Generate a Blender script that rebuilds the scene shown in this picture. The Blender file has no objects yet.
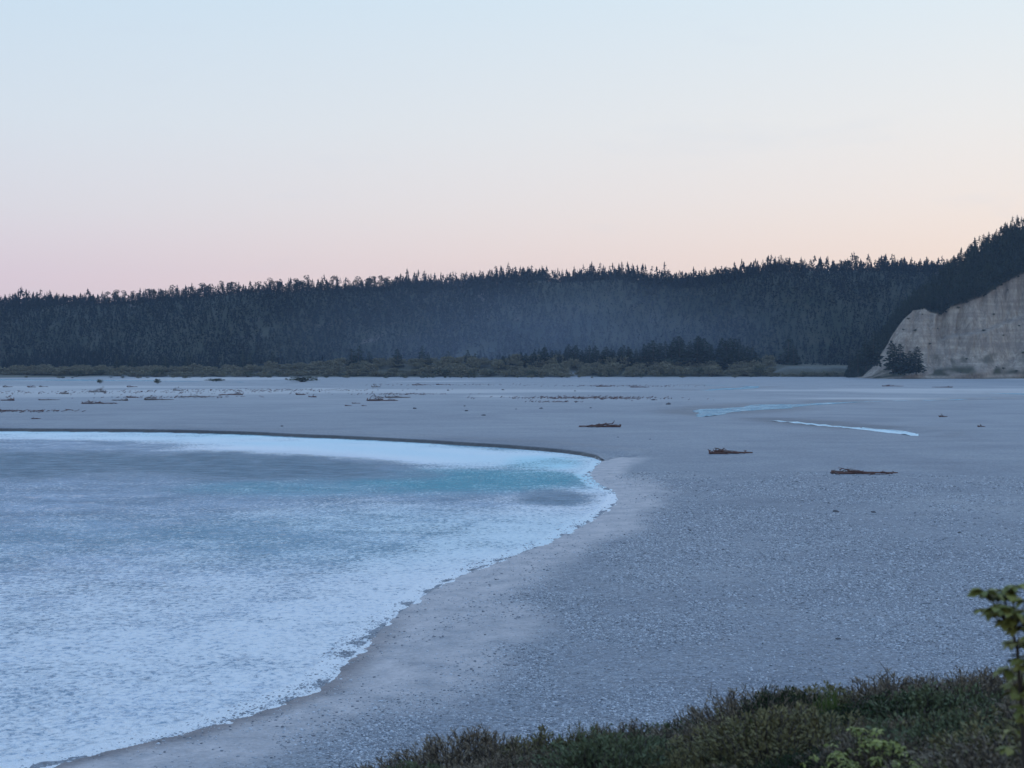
import bpy, math, random
import numpy as np
from math import radians, tan, atan2, sin, cos, pi, exp
from mathutils import Vector, Matrix

rng = np.random.default_rng(7)
random.seed(7)
sc = bpy.context.scene
COL = sc.collection

# ------------------------------------------------------------------ camera
F = 1407.0            # focal length in pixels of a 1024 wide frame
H = 20.0              # eye above the river bed
PITCH = math.atan(27.0 / F)
cam_d = bpy.data.cameras.new('camera')
cam = bpy.data.objects.new('camera', cam_d)
COL.objects.link(cam)
cam.location = (0, 0, H)
cam.rotation_euler = (pi / 2 - PITCH, 0, 0)
cam_d.sensor_width = 36
cam_d.lens = 36 * F / 1024
cam_d.clip_start = 0.1
cam_d.clip_end = 20000
cam_d.dof.use_dof = True
cam_d.dof.focus_distance = 320
cam_d.dof.aperture_fstop = 2.2
sc.camera = cam


def G(px, py, z=0.0):
    """the point of the level z that stands at this place of the photograph"""
    a, b, c = (px - 512) / F, -(py - 384) / F, 1.0
    y = c * cos(PITCH) + b * sin(PITCH)
    zz = -c * sin(PITCH) + b * cos(PITCH)
    t = (z - H) / zz
    return (a * t, y * t)


def PZ(px, py, Y):
    """x, z at depth Y for a place of the photograph"""
    a, b, c = (px - 512) / F, -(py - 384) / F, 1.0
    y = c * cos(PITCH) + b * sin(PITCH)
    zz = -c * sin(PITCH) + b * cos(PITCH)
    t = Y / y
    return a * t, H + zz * t


# ------------------------------------------------------------------ noise
def _hash(ix, iy, s):
    n = (ix.astype(np.int64) * 374761393 + iy.astype(np.int64) * 668265263 + s * 974634777) & 0x7fffffff
    n = ((n ^ (n >> 13)) * 1274126177) & 0x7fffffff
    n = n ^ (n >> 16)
    return (n & 0xffff) / 65535.0


def vnoise(x, y, s=0):
    ix, iy = np.floor(x), np.floor(y)
    fx, fy = x - ix, y - iy
    fx = fx * fx * (3 - 2 * fx)
    fy = fy * fy * (3 - 2 * fy)
    a = _hash(ix, iy, s); b = _hash(ix + 1, iy, s); c = _hash(ix, iy + 1, s); d = _hash(ix + 1, iy + 1, s)
    return (a * (1 - fx) + b * fx) * (1 - fy) + (c * (1 - fx) + d * fx) * fy


def fbm(x, y, s=0, o=4):
    x = np.asarray(x, float); y = np.asarray(y, float)
    r = 0; a = .5; t = 0
    for i in range(o):
        r = r + a * vnoise(x * 2 ** i + 17.3 * i, y * 2 ** i - 9.1 * i, s + i)
        t += a; a *= .5
    return r / t


def smooth(a, b, x):
    t = np.clip((x - a) / (b - a), 0, 1)
    return t * t * (3 - 2 * t)


def dist_poly(x, y, P):
    d = np.full(x.shape, 1e9)
    for (x0, y0), (x1, y1) in zip(P[:-1], P[1:]):
        dx, dy = x1 - x0, y1 - y0
        t = np.clip(((x - x0) * dx + (y - y0) * dy) / (dx * dx + dy * dy + 1e-9), 0, 1)
        d = np.minimum(d, np.hypot(x - x0 - t * dx, y - y0 - t * dy))
    return d


def inside(x, y, P):
    r = np.zeros(x.shape, bool)
    n = len(P)
    for i in range(n):
        x0, y0 = P[i]; x1, y1 = P[(i + 1) % n]
        if y0 == y1: continue
        c = ((y0 > y) != (y1 > y)) & (x < (x1 - x0) * (y - y0) / (y1 - y0) + x0)
        r ^= c
    return r


def resample(P, step):
    P = np.array(P, float)
    # Catmull-Rom
    out = []
    Q = np.vstack([2 * P[0] - P[1], P, 2 * P[-1] - P[-2]])
    for i in range(1, len(Q) - 2):
        n = max(2, int(np.hypot(*(Q[i + 1] - Q[i])) / step))
        for k in range(n):
            t = k / n
            out.append(.5 * ((2 * Q[i]) + (-Q[i - 1] + Q[i + 1]) * t + (2 * Q[i - 1] - 5 * Q[i] + 4 * Q[i + 1] - Q[i + 2]) * t * t
                             + (-Q[i - 1] + 3 * Q[i] - 3 * Q[i + 1] + Q[i + 2]) * t ** 3))
    out.append(P[-1])
    return [tuple(p) for p in out]


# ------------------------------------------------------------------ mesh helpers
def mesh(name, verts, faces, mat=None, attrs=None, smooth_=False):
    verts = np.asarray(verts, np.float32)
    me = bpy.data.meshes.new(name)
    if isinstance(faces, np.ndarray):
        faces = [faces]
    else:
        faces = [np.asarray(f) for f in faces] if len(faces) and isinstance(faces[0], np.ndarray) else [np.asarray(faces)]
    nl = sum(f.size for f in faces); nf = sum(len(f) for f in faces)
    me.vertices.add(len(verts)); me.vertices.foreach_set('co', verts.ravel())
    me.loops.add(nl); me.polygons.add(nf)
    me.loops.foreach_set('vertex_index', np.concatenate([f.ravel() for f in faces]).astype(np.int32))
    st = []; o = 0
    for f in faces:
        st.append(o + np.arange(len(f)) * f.shape[1]); o += f.size
    me.polygons.foreach_set('loop_start', np.concatenate(st).astype(np.int32))
    me.update(calc_edges=True)
    if smooth_:
        me.polygons.foreach_set('use_smooth', np.ones(nf, bool))
    for k, v in (attrs or {}).items():
        a = me.attributes.new(k, 'FLOAT', 'POINT')
        a.data.foreach_set('value', np.asarray(v, np.float32))
    if mat: me.materials.append(mat)
    me.validate()
    return me


def obj(name, me, parent=None, loc=(0, 0, 0)):
    o = bpy.data.objects.new(name, me)
    COL.objects.link(o)
    o.location = loc
    if parent: o.parent = parent
    return o


def empty(name, loc, rz=0, s=1.0):
    o = bpy.data.objects.new(name, None)
    o.empty_display_size = .3
    COL.objects.link(o)
    o.location = loc
    o.rotation_euler = (0, 0, rz)
    o.scale = (s, s, s)
    return o


def tag(o, label=None, cat=None, group=None, kind=None):
    if label: o['label'] = label
    if cat: o['category'] = cat
    if group: o['group'] = group
    if kind: o['kind'] = kind
    return o


def plant(name, parts, loc, rz, s, label, cat, group=None, tilt=0.0):
    """one thing made of shared part meshes: parts = [(name, mesh)]"""
    r = empty(name, loc, rz)
    r.scale = s if isinstance(s, tuple) else (s, s, s)
    r.rotation_euler = (tilt, 0, rz)
    tag(r, label, cat, group)
    for n, m in parts:
        obj(n, m, r)
    return r


class MB:
    """collects arrays of vertices and faces"""
    def __init__(s):
        s.v = []; s.q = []; s.t = []; s.n = 0; s.a = []
    def add(s, v, q=None, t=None, a=None):
        v = np.asarray(v, float)
        s.v.append(v)
        if q is not None and len(q): s.q.append(np.asarray(q) + s.n)
        if t is not None and len(t): s.t.append(np.asarray(t) + s.n)
        s.a.append(np.full(len(v), 0.5 if a is None else a) if np.isscalar(a) or a is None else np.asarray(a))
        s.n += len(v)
    def build(s, name, mat, smooth_=False):
        fs = []
        if s.q: fs.append(np.concatenate(s.q))
        if s.t: fs.append(np.concatenate(s.t))
        return mesh(name, np.concatenate(s.v), fs, mat, {'tint': np.concatenate(s.a)}, smooth_)


def leaf_quads(C, D, L, W, r=rng, bend=0.0):
    """diamond leaves: centres C, directions D, length L, width W"""
    n = len(C)
    D = D / (np.linalg.norm(D, axis=1, keepdims=True) + 1e-9)
    R = r.normal(size=(n, 3))
    S = np.cross(D, R); S /= (np.linalg.norm(S, axis=1, keepdims=True) + 1e-9)
    N = np.cross(S, D)
    L = np.broadcast_to(L, n)[:, None]; W = np.broadcast_to(W, n)[:, None]
    a = C; b = C + D * L * .45 + S * W * .5 + N * L * .06; c = C + D * L + N * bend * L; d = C + D * L * .45 - S * W * .5 + N * L * .06
    V = np.stack([a, b, c, d], 1).reshape(-1, 3)
    Q = np.arange(4 * n).reshape(n, 4)
    return V, Q


def tube(P, R, k=6, seed=0, rough=0.0):
    P = np.asarray(P, float); R = np.asarray(R, float); n = len(P)
    T = np.gradient(P, axis=0); T /= (np.linalg.norm(T, axis=1, keepdims=True) + 1e-9)
    up = np.array([0, 0, 1.0]) if abs(T[0][2]) < .9 else np.array([1.0, 0, 0])
    V = []
    r = np.random.default_rng(seed)
    for i in range(n):
        s = np.cross(T[i], up); s /= np.linalg.norm(s) + 1e-9
        u = np.cross(s, T[i])
        for j in range(k):
            a = 2 * pi * j / k
            rr = R[i] * (1 + rough * r.uniform(-1, 1))
            V.append(P[i] + rr * (cos(a) * s + sin(a) * u))
    Q = []
    for i in range(n - 1):
        for j in range(k):
            Q.append((i * k + j, i * k + (j + 1) % k, (i + 1) * k + (j + 1) % k, (i + 1) * k + j))
    V += [P[0], P[-1]]
    T3 = []
    for j in range(k):
        T3.append((n * k, (j + 1) % k, j)); T3.append((n * k + 1, (n - 1) * k + j, (n - 1) * k + (j + 1) % k))
    return np.array(V), np.array(Q), np.array(T3)


# ------------------------------------------------------------------ materials
def s2l(r, g, b):
    f = lambda c: c / 12.92 if c <= .04045 else ((c + .055) / 1.055) ** 2.4
    return (f(r / 255), f(g / 255), f(b / 255), 1)


class NT:
    def __init__(s, tree):
        s.t = tree; s.n = tree.nodes; s.l = tree.links
    def node(s, typ, **kw):
        n = s.n.new(typ)
        for k, v in kw.items():
            if k in n.inputs: s.put(n.inputs[k], v)
            else: setattr(n, k, v)
        return n
    def put(s, sock, v):
        if isinstance(v, bpy.types.NodeSocket): s.l.new(v, sock)
        elif isinstance(v, bpy.types.Node): s.l.new(v.outputs[0], sock)
        else: sock.default_value = v
    def math(s, op, a, b=0.0, c=0.0, clamp=False):
        n = s.n.new('ShaderNodeMath'); n.operation = op; n.use_clamp = clamp
        s.put(n.inputs[0], a); s.put(n.inputs[1], b); s.put(n.inputs[2], c)
        return n.outputs[0]
    def mix(s, f, a, b, mode='MIX'):
        n = s.n.new('ShaderNodeMix'); n.data_type = 'RGBA'; n.blend_type = mode; n.clamp_factor = True
        s.put(n.inputs[0], f); s.put(n.inputs[6], a); s.put(n.inputs[7], b)
        return n.outputs[2]
    def ramp(s, f, stops, interp='LINEAR'):
        n = s.n.new('ShaderNodeValToRGB'); n.color_ramp.interpolation = interp
        e = n.color_ramp.elements
        while len(e) < len(stops): e.new(.5)
        for x, (p, c) in zip(e, stops):
            x.position = p; x.color = c if isinstance(c, tuple) and len(c) == 4 else (c, c, c, 1)
        s.put(n.inputs[0], f)
        return n.outputs[0]
    def noise(s, vec, scale, detail=3, rough=.55, dist=0.0):
        n = s.node('ShaderNodeTexNoise', Scale=scale, Detail=detail, Roughness=rough, Distortion=dist)
        s.put(n.inputs['Vector'], vec)
        return n.outputs[0]
    def attr(s, name):
        n = s.n.new('ShaderNodeAttribute'); n.attribute_name = name
        return n.outputs['Fac']
    def pos(s):
        return s.n.new('ShaderNodeNewGeometry').outputs['Position']
    def scale(s, v, x, y, z):
        n = s.n.new('ShaderNodeVectorMath'); n.operation = 'MULTIPLY'
        s.put(n.inputs[0], v); n.inputs[1].default_value = (x, y, z)
        return n.outputs[0]


def material(name):
    m = bpy.data.materials.new(name); m.use_nodes = True
    nt = NT(m.node_tree)
    b = m.node_tree.nodes['Principled BSDF']
    return m, nt, b


def lm(name, ca, cb, rough=.8, spec=.2, island=True, trans=0.0, nscale=0.0):
    """leaf or bark: two colours mixed per island and per tint"""
    m, nt, b = material(name)
    if island:
        r = nt.n.new('ShaderNodeNewGeometry').outputs['Random Per Island']
    else:
        r = nt.attr('tint')
    if nscale:
        r = nt.math('ADD', nt.math('MULTIPLY', r, .55), nt.math('MULTIPLY', nt.ramp(nt.noise(nt.pos(), nscale, 3), [(.35, 0.0), (.65, 1.0)]), .45))
    nt.put(b.inputs['Base Color'], nt.mix(r, ca + (1,), cb + (1,)))
    b.inputs['Roughness'].default_value = rough
    b.inputs['Specular IOR Level'].default_value = spec
    return m


def gravel_material():
    m, nt, b = material('gravel')
    p = nt.pos()
    # cobbles of two sizes, each with a grey of its own
    def stones(scale, dark, light):
        v = nt.node('ShaderNodeTexVoronoi', Scale=scale, Randomness=1.0)
        nt.put(v.inputs['Vector'], p)
        sp = nt.node('ShaderNodeSeparateColor'); nt.put(sp.inputs[0], v.outputs['Color'])
        return nt.ramp(sp.outputs[0], [(0, dark), (.55, (dark + light) / 2), (1, light)]), v.outputs['Distance']
    a, da = stones(8.0, .12, .46)
    c, dc = stones(3.4, .15, .42)
    col = nt.mix(.42, a, c)
    speck = nt.noise(p, 1.3, 5, .75)
    col = nt.mix(nt.ramp(speck, [(.35, .0), (.7, .45)]), col, (.15, .155, .17, 1))
    # broad drifts of coarser and finer gravel
    w1 = nt.noise(nt.scale(p, 1, 1, 0), .018, 5, .6, 1.2)
    w2 = nt.noise(nt.scale(p, .35, 1, 0), .11, 4, .6, .6)
    w = nt.math('ADD', nt.math('MULTIPLY', w1, .6), nt.math('MULTIPLY', w2, .4))
    col = nt.mix(1.0, col, nt.ramp(w, [(.36, (.74, .77, .82, 1)), (.5, (.95, .97, 1.0, 1)), (.64, (1.18, 1.16, 1.14, 1))]), 'MULTIPLY')
    col = nt.mix(1.0, col, (.90, .98, 1.08, 1), 'MULTIPLY')
    # fine silt
    silt = nt.math('MULTIPLY', nt.attr('silt'), nt.ramp(nt.noise(p, .35, 5, .65), [(.3, .35), (.6, 1.0)]))
    siltc = nt.mix(nt.ramp(nt.noise(p, 3.0, 4, .7), [(.35, 0.0), (.65, 1.0)]), (.44, .41, .41, 1), (.58, .54, .54, 1))
    col = nt.mix(silt, col, siltc)
    # wet cobbles right at the water
    col = nt.mix(nt.attr('wet'), col, nt.mix(1.0, col, (.5, .47, .47, 1), 'MULTIPLY'))
    # pale dry sand on the far flats, and a paler tone with distance
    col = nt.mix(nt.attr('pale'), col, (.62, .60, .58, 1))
    # soil and grass of the bank and the valley sides
    soil = nt.mix(nt.ramp(nt.noise(p, .6, 5, .7), [(.35, 0.0), (.65, 1.0)]), (.035, .04, .025, 1), (.085, .08, .05, 1))
    col = nt.mix(nt.attr('soil'), col, soil)
    nt.put(b.inputs['Base Color'], col)
    b.inputs['Roughness'].default_value = .62
    b.inputs['Specular IOR Level'].default_value = .35
    h = nt.math('ADD', nt.math('MULTIPLY', nt.math('SUBTRACT', 1.0, da), .05), nt.math('MULTIPLY', nt.math('SUBTRACT', 1.0, dc), .07))
    h = nt.math('ADD', h, nt.math('MULTIPLY', nt.noise(p, .9, 4, .7), .25))
    bu = nt.node('ShaderNodeBump', Strength=.8, Distance=1.0)
    nt.put(bu.inputs['Height'], nt.math('MULTIPLY', h, nt.math('SUBTRACT', 1.0, nt.math('MULTIPLY', silt, .6))))
    nt.put(b.inputs['Normal'], bu.outputs[0])
    return m


def water_material():
    m, nt, b = material('glacial_water')
    p = nt.pos()
    foam_glint = nt.attr('foam_glint'); deep = nt.attr('deep'); calm = nt.attr('calm'); edge = nt.attr('edge')
    milky = nt.mix(nt.ramp(nt.noise(nt.scale(p, .6, 1, 0), .12, 4, .6, .5), [(.35, 0.0), (.65, 1.0)]), (.16, .32, .46, 1), (.38, .55, .72, 1))
    col = nt.mix(deep, milky, (.03, .40, .52, 1))
    col = nt.mix(calm, col, nt.mix(nt.ramp(nt.noise(nt.scale(p, .5, 1, 0), .35, 4, .65), [(.35, 0.0), (.65, 1.0)]), (.08, .19, .27, 1), (.22, .36, .46, 1)))
    # broken water; its white also paints in the bright highlights
    n1 = nt.noise(nt.scale(p, 1.1, 1.0, 1), 1.5, 7, .78, .5)
    n2 = nt.noise(nt.scale(p, .9, 1.0, 1), .16, 4, .6, .8)
    br = nt.math('ADD', nt.math('MULTIPLY', n1, .78), nt.math('MULTIPLY', n2, .22))
    thr = nt.math('ADD', br, nt.math('MULTIPLY', foam_glint, .30))
    fm = nt.ramp(thr, [(.535, 0.0), (.67, 1.0)])
    em = nt.ramp(nt.math('ADD', nt.math('MULTIPLY', n1, .5), nt.math('MULTIPLY', edge, .75)), [(.5, 0.0), (.8, 1.0)])
    fm = nt.math('MAXIMUM', nt.math('MULTIPLY', fm, nt.math('SUBTRACT', 1.0, nt.math('MULTIPLY', calm, .9))), em)
    col = nt.mix(fm, col, nt.mix(deep, (.92, .95, .97, 1), (.55, .88, .95, 1)))
    # stones seen through the thin water at the edge
    nt.put(b.inputs['Base Color'], col)
    nt.put(b.inputs['Roughness'], nt.math('ADD', nt.math('MULTIPLY', fm, .45), .12))
    b.inputs['IOR'].default_value = 1.33
    nt.put(b.inputs['Specular IOR Level'], nt.math('SUBTRACT', .5, nt.math('ADD', nt.math('MULTIPLY', calm, .42), nt.math('MULTIPLY', deep, .2))))
    wv = nt.math('ADD', nt.math('MULTIPLY', nt.noise(nt.scale(p, 1.0, 1.0, 1), .7, 3, .6, .6), .55),
                 nt.math('MULTIPLY', nt.noise(nt.scale(p, 1.1, 1.0, 1), 2.8, 4, .7, .3), .24))
    amp = nt.math('SUBTRACT', 1.0, nt.math('MULTIPLY', calm, .15))
    bu = nt.node('ShaderNodeBump', Strength=1.0, Distance=1.0)
    nt.put(bu.inputs['Height'], nt.math('MULTIPLY', wv, nt.math('MULTIPLY', amp, 1.25)))
    nt.put(b.inputs['Normal'], bu.outputs[0])
    return m


def cliff_material():
    m, nt, b = material('cliff_clay')
    p = nt.pos()
    gully_shade = nt.math('ADD', nt.math('MULTIPLY', nt.noise(nt.scale(p, 1, 1, .10), .16, 5, .65, .4), .55), nt.math('MULTIPLY', nt.noise(nt.scale(p, 1, 1, .22), .55, 4, .7, .3), .45))
    strata = nt.noise(nt.scale(p, .06, .06, 1.0), .22, 4, .6, .3)
    spots = nt.noise(p, .35, 5, .7)
    col = nt.mix(nt.ramp(gully_shade, [(.40, 0.0), (.60, 1.0)]), (.25, .21, .175, 1), (.50, .435, .36, 1))  # shade of the gullies put into the colour, following the bump
    col = nt.mix(nt.ramp(strata, [(.42, .55), (.6, 0.0)]), col, (.24, .205, .18, 1))
    col = nt.mix(nt.ramp(spots, [(.62, 0.0), (.72, .6)]), col, (.12, .11, .09, 1))
    col = nt.mix(nt.attr('scrub'), col, nt.mix(spots, (.05, .055, .035, 1), (.11, .10, .07, 1)))
    col = nt.mix(nt.attr('soil'), col, (.03, .035, .025, 1))
    nt.put(b.inputs['Base Color'], col)
    b.inputs['Roughness'].default_value = .95
    b.inputs['Specular IOR Level'].default_value = .1
    bu = nt.node('ShaderNodeBump', Strength=1.0, Distance=3.0)
    nt.put(bu.inputs['Height'], nt.math('ADD', gully_shade, nt.math('MULTIPLY', spots, .4)))
    nt.put(b.inputs['Normal'], bu.outputs[0])
    return m


def hill_material():
    m, nt, b = material('hill_soil')
    p = nt.pos()
    n = nt.noise(p, .03, 5, .65)
    col = nt.mix(nt.ramp(n, [(.4, 0.0), (.6, 1.0)]), (.025, .035, .025, 1), (.05, .055, .04, 1))
    col = nt.mix(nt.ramp(nt.noise(p, .012, 4, .6, .8), [(.66, 0.0), (.72, 1.0)]), col, (.15, .13, .12, 1))
    nt.put(b.inputs['Base Color'], col)
    b.inputs['Roughness'].default_value = .95
    return m


M = {}
M['gravel'] = gravel_material()
M['water'] = water_material()
M['cliff'] = cliff_material()
M['hill'] = hill_material()
M['pine'] = lm('pine_needles', (.012, .022, .018), (.034, .050, .036))
M['pine_near'] = lm('pine_needles_spur', (.010, .018, .013), (.030, .042, .028))
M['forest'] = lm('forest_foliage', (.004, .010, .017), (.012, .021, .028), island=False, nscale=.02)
M['bark'] = lm('bark', (.05, .04, .032), (.09, .075, .06))
M['scrub'] = lm('valley_scrub', (.105, .11, .075), (.22, .21, .145))
M['scrub_d'] = lm('valley_scrub_dark', (.045, .055, .034), (.10, .11, .065))
M['scrub_r'] = lm('valley_scrub_russet', (.060, .042, .03), (.11, .075, .05))
M['wood'] = lm('driftwood', (.075, .036, .032), (.17, .095, .08))
M['wood_g'] = lm('driftwood_grey', (.10, .08, .072), (.20, .165, .15))
M['rock'] = lm('dark_rock', (.05, .052, .06), (.11, .11, .12))
M['stone'] = lm('loose_stones', (.15, .165, .19), (.62, .66, .72), rough=.6)
M['heath'] = lm('heath_twigs', (.11, .088, .062), (.27, .22, .155))
M['darkgreen'] = lm('dark_green_leaves', (.012, .026, .010), (.038, .062, .026))
M['sage'] = lm('sage_leaves', (.070, .088, .046), (.15, .175, .095))
M['olive'] = lm('olive_leaves', (.105, .095, .045), (.235, .21, .10))
M['lime'] = lm('green_broom', (.065, .10, .022), (.12, .17, .045))
M['yellow'] = lm('yellow_green_leaves', (.13, .145, .032), (.30, .31, .09), rough=.5)
M['branchleaf'] = lm('broad_leaves', (.11, .125, .030), (.28, .27, .08), rough=.5)
M['twig'] = lm('shrub_twigs', (.045, .036, .030), (.080, .066, .056))
M['grass'] = lm('bank_grass', (.040, .036, .022), (.085, .075, .048))

# ------------------------------------------------------------------ river outline
shore_px = [(40, 768), (100, 753), (180, 735), (250, 714), (318, 690), (340, 668), (372, 638), (410, 605), (452, 580),
            (500, 561), (545, 544), (580, 527), (608, 510), (617, 500), (611, 490), (596, 482), (590, 474), (597, 466), (602, 461)]
SHORE = [(-170, -60), (-85, 15), (-45, 47)] + [G(*p) for p in shore_px]
bank_px = [(602, 461), (590, 457), (560, 452.5), (530, 450), (500, 447.5), (450, 444.5), (400, 441.5), (350, 439), (300, 437), (250, 434.5), (200, 433),
           (150, 432), (100, 431.5), (50, 431.2), (0, 431)]
BANK = [G(*p) for p in bank_px] + [(-158, 380.6), (-185, 381.5), (-225, 382), (-290, 381), (-420, 374), (-620, 350)]
SHORE_S = resample(SHORE, 3.0)
BANK_S = resample(BANK, 3.0)
RIVER = SHORE_S + BANK_S[1:] + [(-620, -60)]

# side channels on the right and far out: centre line px, half width px-ish in metres
streams = [
    ([(699, 418), (722, 412), (760, 408.5), (810, 405), (860, 402.5), (930, 401), (1010, 399.5), (1120, 398)], [1, 9, 11, 7, 4, 4, 3, 3]),
    ([(768, 421.5), (800, 424), (832, 427.5), (866, 430), (895, 432.5), (914, 437)], [.8, 2.0, 1.6, 2.6, 5.5, 1.0]),
    ([(-60, 380.5), (20, 380.3), (80, 380.5), (130, 381), (185, 381.6), (240, 382.6)], [30, 28, 25, 24, 20, 4]),
    ([(690, 391.5), (720, 390.3), (742, 388.6), (752, 387), (740, 386), (700, 385.5)], [3, 9, 7, 5, 6, 3]),
    ([(978, 393), (1010, 394), (1060, 396)], [4, 10, 12]),
]
STREAMS = []
for ln, w in streams:
    P = np.array([G(*p) for p in ln])
    Q = np.array(resample(P, 4.0))
    s = np.concatenate([[0], np.cumsum(np.hypot(*np.diff(P, axis=0).T))])
    sq = np.concatenate([[0], np.cumsum(np.hypot(*np.diff(Q, axis=0).T))]) 
    sq = sq / sq[-1] * s[-1]
    STREAMS.append((Q, np.interp(sq, s, w)))


def terrain(x, y):
    """height of the ground sheet and its masks"""
    x = np.asarray(x, float); y = np.asarray(y, float)
    d = np.hypot(x, y); az = np.degrees(np.arctan2(x, y))
    ds = dist_poly(x, y, SHORE_S[::2] + [SHORE_S[-1]]); db = dist_poly(x, y, BANK_S[::2] + [BANK_S[-1]])
    ins = inside(x, y, RIVER)
    n = fbm(x * .05, y * .05, 3, 4) - .5
    bars = fbm(x * .006, y * .012, 11, 4) - .5
    bed = .75 * (1 - np.exp(-ds / 11.0)) + n * .25 * smooth(2, 30, ds) + bars * 1.3 * smooth(450, 700, d) \
        + (fbm(x * .4, y * .4, 5, 3) - .5) * .10 + (fbm(x * 1.7, y * 1.7, 8, 2) - .5) * .05
    bed = np.where(db < 60, bed * smooth(0, 60, db) + (.75 * (1 - np.exp(-ds / 9.0)) + (fbm(x * .4, y * .4, 5, 3) - .5) * .06) * (1 - smooth(0, 60, db)), bed)
    tip = np.hypot(x - BANK[0][0], y - BANK[0][1])
    bed = np.where(~ins & (db < 10.0) & (ds > 1.5), bed - 1.8 * (1 - smooth(5.0, 9.5, db)) * smooth(6, 16, tip), bed)
    wet_h = -.022 * ds + (fbm(x * .5, y * .5, 6, 3) - .5) * .10 * np.exp(-ds / 6)
    wet_h = np.maximum(wet_h, -.9)
    z = np.where(ins, wet_h, bed)
    z = np.where(ins & (db < 6), -.9 + .0 * z, z) if True else z
    z = np.where(ins & (db < 6) & (ds < 6), wet_h, z)
    # side channels
    ws = np.zeros(x.shape); wring = np.zeros(x.shape)
    for Q, w in STREAMS:
        dd = np.full(x.shape, 1e9); ww = np.zeros(x.shape)
        for (qx, qy), wi in zip(Q[::2], w[::2]):
            e = np.hypot(x - qx, y - qy)
            ww = np.where(e < dd, wi, ww); dd = np.minimum(dd, e)
        m = 1 - smooth(.6, 1.6, dd / np.maximum(ww + 3, 1))
        ws = np.maximum(ws, m)
        wring = np.maximum(wring, 1 - smooth(1.0, 2.6, dd / np.maximum(ww + 5, 1)))
    z = z * (1 - ws * .85) + .1 * ws
    # the bank the photographer stands on
    zb = 13.4 + .06 * np.clip(az, -60, 60)
    slope = (18.3 - zb) / 20.0
    hill = np.where(d < 20, 18.3 - slope * d, zb - (d - 20) * .5)
    hill = np.where(np.abs(az) > 100, 18.3 + .02 * d, hill)
    hill = hill + (fbm(x * .25, y * .25, 21, 4) - .5) * 1.0 * smooth(5, 12, d)
    soil = np.where(hill > z - .05, 1.0, 0.0) * smooth(-.3, .5, hill - z)
    z = np.maximum(z, hill)
    # the valley floor beyond the gravel
    far = smooth(1338, 1362, y + 75 * (fbm(x * .02, y * .006, 31, 4) - .5))
    soil = np.maximum(soil, far)
    z = z + far * .6 + 12.0 * smooth(1346, 1405, y) * (.45 + .55 * smooth(-330, -120, x))
    side = smooth(900, 1000, np.abs(x)) * (y > 0)
    soil = np.maximum(soil, side); z = z + side * 2
    # silt at the waterline
    k = fbm(x * .08, y * .05, 41, 4)
    silt = (1 - smooth(1.0 + 5 * k, 3 + 12 * k, ds)) * (~ins)
    # pale flats upstream of the tip and in the near bay
    for (px, py, rx, ry) in ((616, 490, 9, 22), (400, 668, 7.5, 17), (455, 620, 8, 14)):
        gx, gy = G(px, py)
        e = np.hypot((x - gx) / rx, (y - gy) / ry) + (k - .5) * 1.0
        silt = np.maximum(silt, (1 - smooth(.5, 1.1, e)) * (~ins) * .85)
    wet = (1 - smooth(.3, 1.6 + 2 * k, ds)) * (~ins) * (1 - smooth(90, 120, d))
    wet = np.maximum(wet, wring * .7 * smooth(.35, .6, fbm(x * .03, y * .03, 44, 3)))
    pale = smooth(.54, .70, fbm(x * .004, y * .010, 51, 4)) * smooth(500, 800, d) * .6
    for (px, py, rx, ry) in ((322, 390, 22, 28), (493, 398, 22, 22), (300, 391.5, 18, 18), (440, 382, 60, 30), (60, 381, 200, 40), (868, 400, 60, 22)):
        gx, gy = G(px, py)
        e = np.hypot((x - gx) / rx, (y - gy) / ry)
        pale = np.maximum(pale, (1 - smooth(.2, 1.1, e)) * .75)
    pale = np.maximum(pale, .08 * smooth(200, 380, d) + .10 * smooth(420, 800, d))  # least paleness, rising with distance from the viewpoint
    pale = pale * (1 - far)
    return z, dict(silt=silt, wet=wet, pale=pale, soil=np.clip(soil, 0, 1)), ds, db, ins


# ------------------------------------------------------------------ ground sheet: a fan of rings round the viewpoint
ys = np.arange(380.5, 770, .8)
rings = np.concatenate([[0.5, 3, 6, 9, 12, 14, 16, 17.5, 19, 20, 21.5, 24, 28, 32, 36, 40, 44, 48, 52, 56, 60, 64], np.sort(H * F / (ys - 357.0)),
                        [1230, 1260, 1290, 1310, 1330, 1345, 1360, 1380, 1420, 1500, 1700, 2000, 2400, 3000, 3600]])
rings = np.unique(np.round(rings, 3))
azs = np.concatenate([np.arange(-180, -60, 4.0), np.arange(-60, -24, .8), np.arange(-24, 24, .055), np.arange(24, 60, .8), np.arange(60, 180, 4.0)])
A, R = np.meshgrid(np.radians(azs), rings)
X = R * np.sin(A); Y = R * np.cos(A)
Z, masks, ds, db, ins = terrain(X.ravel(), Y.ravel())
nr, na = A.shape
V = np.stack([X.ravel(), Y.ravel(), Z], 1)
i, j = np.meshgrid(np.arange(nr - 1), np.arange(na), indexing='ij')
j2 = (j + 1) % na
Qd = np.stack([i * na + j, i * na + j2, (i + 1) * na + j2, (i + 1) * na + j], -1).reshape(-1, 4)
V = np.vstack([V, [[0, 0, 18.3]]])
masks = {k: np.append(v, v[0]) for k, v in masks.items()}
tri = np.stack([np.full(na, len(V) - 1), (np.arange(na) + 1) % na, np.arange(na)], 1)
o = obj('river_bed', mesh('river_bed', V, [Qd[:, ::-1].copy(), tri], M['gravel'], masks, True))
tag(o, kind='structure')

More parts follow.
